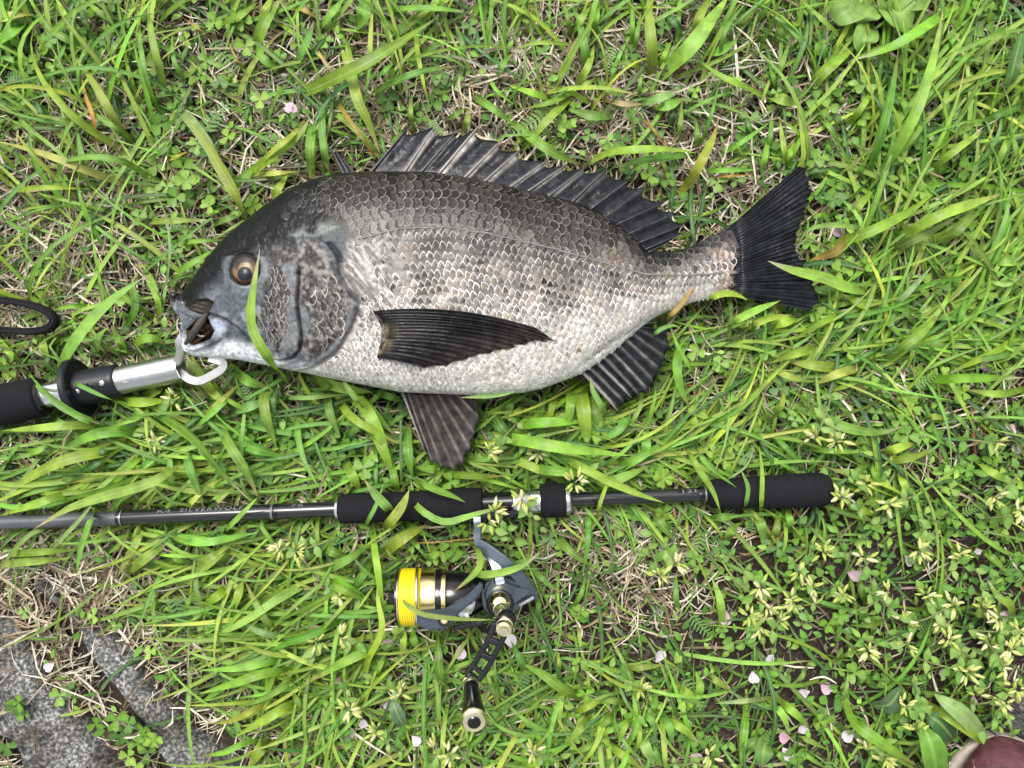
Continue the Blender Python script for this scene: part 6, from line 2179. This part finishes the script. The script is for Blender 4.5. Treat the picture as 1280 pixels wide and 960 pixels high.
def fill_straw(n, Lr, wr, zr, wf=None, dim=1.0):
    b_ = scatter(n, wf or thatch_w, 1.6, 0.07)
    L = rng.uniform(*Lr, n) ** 1 * S; wd = rng.uniform(*wr, n) * S
    a = rng.uniform(0, 2 * math.pi, n)
    s = np.linspace(-0.5, 0.5, 5)[None]
    cur = rng.normal(0, 0.22, n)[:, None]
    kink = rng.normal(0, 0.12, n)[:, None] * np.array([[0, 0.6, 1, 0.6, 0]])
    x = ((b_[:, 0] - CX) * S)[:, None] + L[:, None] * (np.cos(a)[:, None] * s - np.sin(a)[:, None] * (cur * s * s + kink))
    y = ((CY - b_[:, 1]) * S)[:, None] + L[:, None] * (np.sin(a)[:, None] * s + np.cos(a)[:, None] * (cur * s * s + kink))
    z0 = rng.uniform(*zr, n)[:, None] + np.where(look(M_SLAB, b_), 0.011, 0)[:, None]
    z = z0 + (rng.normal(0, 0.10, n) * L)[:, None] * s * 2 + (rng.uniform(0, 0.05, n) * L)[:, None] * (1 - 4 * s * s)
    z = np.maximum(z, 0.0005)
    p3 = np.stack([x, y, z], -1)
    ins = look(M_OBJ, proj(p3))
    p3[..., 2] = np.where(ins, np.minimum(p3[..., 2], 0.006), p3[..., 2])
    pal = np.array([(0.45, 0.385, 0.285), (0.34, 0.275, 0.19), (0.56, 0.51, 0.41), (0.27, 0.21, 0.14), (0.17, 0.125, 0.08), (0.52, 0.46, 0.35), (0.11, 0.078, 0.052), (0.47, 0.43, 0.35)])
    col = pal[rng.integers(0, len(pal), n)] * rng.uniform(0.7, 1.2, (n, 1)) * dim
    pr = np.broadcast_to(np.array([[0.55, 0.9, 1.0, 0.85, 0.35]]), (n, 5))
    tw = np.stack([rng.normal(0, 0.7, n), rng.normal(0, 0.7, n)], -1)
    return blade_arrays(p3, wd, col, col, 0.3, tw, pr)
V, F, C = join([fill_straw(23000, (12, 48), (1.2, 3.0), (0.001, 0.010)), fill_straw(3200, (35, 110), (1.5, 3.6), (0.004, 0.013)), fill_straw(9000, (4, 16), (1.2, 3.0), (0.000, 0.004), lambda x, y: 0.5 + 0 * x + blob(x, y, [(860, 780, 260, 140, 1.0), (1220, 690, 140, 90, 0.8), (1000, 900, 250, 90, 0.6)]), 0.42)])
stuff(add('dead_grass', V, F, M['straw'], None, C, origin=(0, 0, 0)), 'pale dry straw thatch lying between the green blades', 'dead grass')

# small weeds: clover leaves too many to single out, tiny ovate leaves, feathery vetch
def leaf_field(n, base, size, z, pal, wf, wmax, tiltsd=0.4, group=1):
    V0, F0, C0 = base
    b_ = scatter(n, wf, wmax, True)
    n = len(b_)
    zz = rng.uniform(*z, n)
    sz = rng.uniform(*size, n) * S
    rz = rng.uniform(0, 2 * math.pi, n)
    pal = np.array(pal); cc = pal[rng.integers(0, len(pal), n)] * rng.uniform(0.75, 1.25, (n, 1))
    tx, ty = np.clip(rng.normal(0, tiltsd, n), -0.9, 0.9), np.clip(rng.normal(0, tiltsd, n), -0.9, 0.9)
    pos = np.stack([(b_[:, 0] - CX) * S, (CY - b_[:, 1]) * S, zz], -1)
    ok = ~look(M_OBJ, proj(pos))
    Vs, Fs, Cs = [], [], []; k = 0
    per = range(group)
    for g_ in per:
        a = rz + 2 * math.pi * g_ / group + (rng.normal(0, 0.12, n) if group > 1 else 0)
        ca, sa = np.cos(a), np.sin(a)
        x = V0[None, :, 0] * ca[:, None] - V0[None, :, 1] * sa[:, None]
        y = V0[None, :, 0] * sa[:, None] + V0[None, :, 1] * ca[:, None]
        zc_ = V0[None, :, 2] + x * np.tan(tx)[:, None] * 0.8 + y * np.tan(ty)[:, None] * 0.8
        vv = np.stack([x, y, zc_], -1) * sz[:, None, None] + pos[:, None, :]
        vv[..., 2] = np.maximum(vv[..., 2], 0.001)
        vv = vv[ok]
        c = (C0[None, :, :3] * cc[:, None, :])[ok]
        c = np.concatenate([c, np.broadcast_to(C0[None, :, 3:4], c.shape[:2] + (1,))], -1)
        Vs.append(vv.reshape(-1, 3)); Cs.append(c.reshape(-1, 4))
        f = (F0[None] + (np.arange(len(vv)) * len(V0))[:, None, None]).reshape(-1, F0.shape[1]) + k
        Fs.append(f); k += vv.shape[0] * vv.shape[1]
    return np.vstack(Vs), np.vstack(Fs), np.vstack(Cs)
hl = heart_leaflet((1, 1, 1))
ov = leaf_mesh('x', OVATE, (1, 1, 1), None)
cl_w = lambda px, py: np.clip(0.25 + 0.4 * NZ.fbm(px / 80 + 41, py / 80 + 2, 2) + blob(px, py, [(1150, 130, 190, 150, 0.7), (240, 180, 90, 130, 0.6), (640, 550, 220, 60, 0.6), (60, 80, 120, 90, 0.6), (1150, 560, 150, 110, 0.5), (160, 930, 30, 40, 1.2), (1060, 270, 60, 90, 0.6)]) - blob(px, py, [(820, 770, 130, 80, 0.4), (70, 310, 90, 90, 0.4), (70, 700, 120, 60, 0.5), (820, 90, 160, 80, 0.3)]), 0, 1.4)
V, F, C = leaf_field(1250, hl, (7, 12.5), (0.005, 0.018), CLC, cl_w, 1.4, 0.3, 3)
stuff(add('clover_cover', V, F, M['leaf'], None, C, origin=(0, 0, 0)), 'low clover leaves carpeting the gaps in the turf', 'clover')
V, F, C = join([leaf_field(5200, ov, (6, 15), (0.003, 0.018), [(0.13, 0.28, 0.035), (0.18, 0.33, 0.045), (0.10, 0.235, 0.03), (0.23, 0.37, 0.065), (0.075, 0.175, 0.027)], weed_w, 1.5, 0.5)])
stuff(add('weed_cover', V, F, M['leaf'], None, C, origin=(0, 0, 0)), 'tiny leafy weeds filling the spaces between plants', 'weeds')

# feathery vetch leaves
def vetch(n):
    b_ = scatter(n, lambda x, y: np.clip(weed_w(x, y) * 0.4 + 0.2, 0, 1), 1.0)
    Vs, Fs, Cs = [], [], []; k = 0
    for bx, by in b_:
        L = random.uniform(22, 48) * S; a = random.uniform(0, 6.28); z = random.uniform(0.008, 0.020); cu_ = random.uniform(-0.4, 0.4)
        col = np.array(random.choice([(0.10, 0.22, 0.05), (0.08, 0.18, 0.045), (0.14, 0.26, 0.06)]))
        m_ = 8
        base = np.array([(bx - CX) * S, (CY - by) * S, z])
        if look(M_OBJ, proj(base)): continue
        paths = []; wds = []
        for i in range(1, m_ + 1):
            t_ = i / m_; d = np.array([math.cos(a + cu_ * t_), math.sin(a + cu_ * t_), 0.05])
            c = base + d * L * t_
            for sg in (-1, 1):
                b2 = a + cu_ * t_ + sg * 1.15
                e = np.array([math.cos(b2), math.sin(b2), 0.12])
                l2 = L * 0.26 * (1 - 0.35 * t_)
                paths.append([c, c + e * l2 * 0.5, c + e * l2]); wds.append(l2 * 0.36)
        paths = np.array(paths)
        pr = np.broadcast_to(np.array([[0.4, 1.0, 0.35]]), (len(paths), 3))
        cc = np.tile(col, (len(paths), 1))
        v, f, c_ = blade_arrays(paths, np.array(wds), cc, cc, 0.1, None, pr)
        Vs.append(v); Fs.append(f + k); Cs.append(c_); k += len(v)
        st = np.array([base + np.array([math.cos(a + cu_ * t_), math.sin(a + cu_ * t_), 0.05]) * L * t_ for t_ in np.linspace(0, 1, 5)])[None]
        v, f, c_ = blade_arrays(st, np.array([0.0007]), col[None], col[None], 0.1, None, np.ones((1, 5)))
        Vs.append(v); Fs.append(f + k); Cs.append(c_); k += len(v)
    return np.vstack(Vs), np.vstack(Fs), np.vstack(Cs)
V, F, C = vetch(130)
stuff(add('vetch_cover', V, F, M['leaf'], None, C, origin=(0, 0, 0)), 'feathery vetch leaves scattered through the turf', 'vetch')
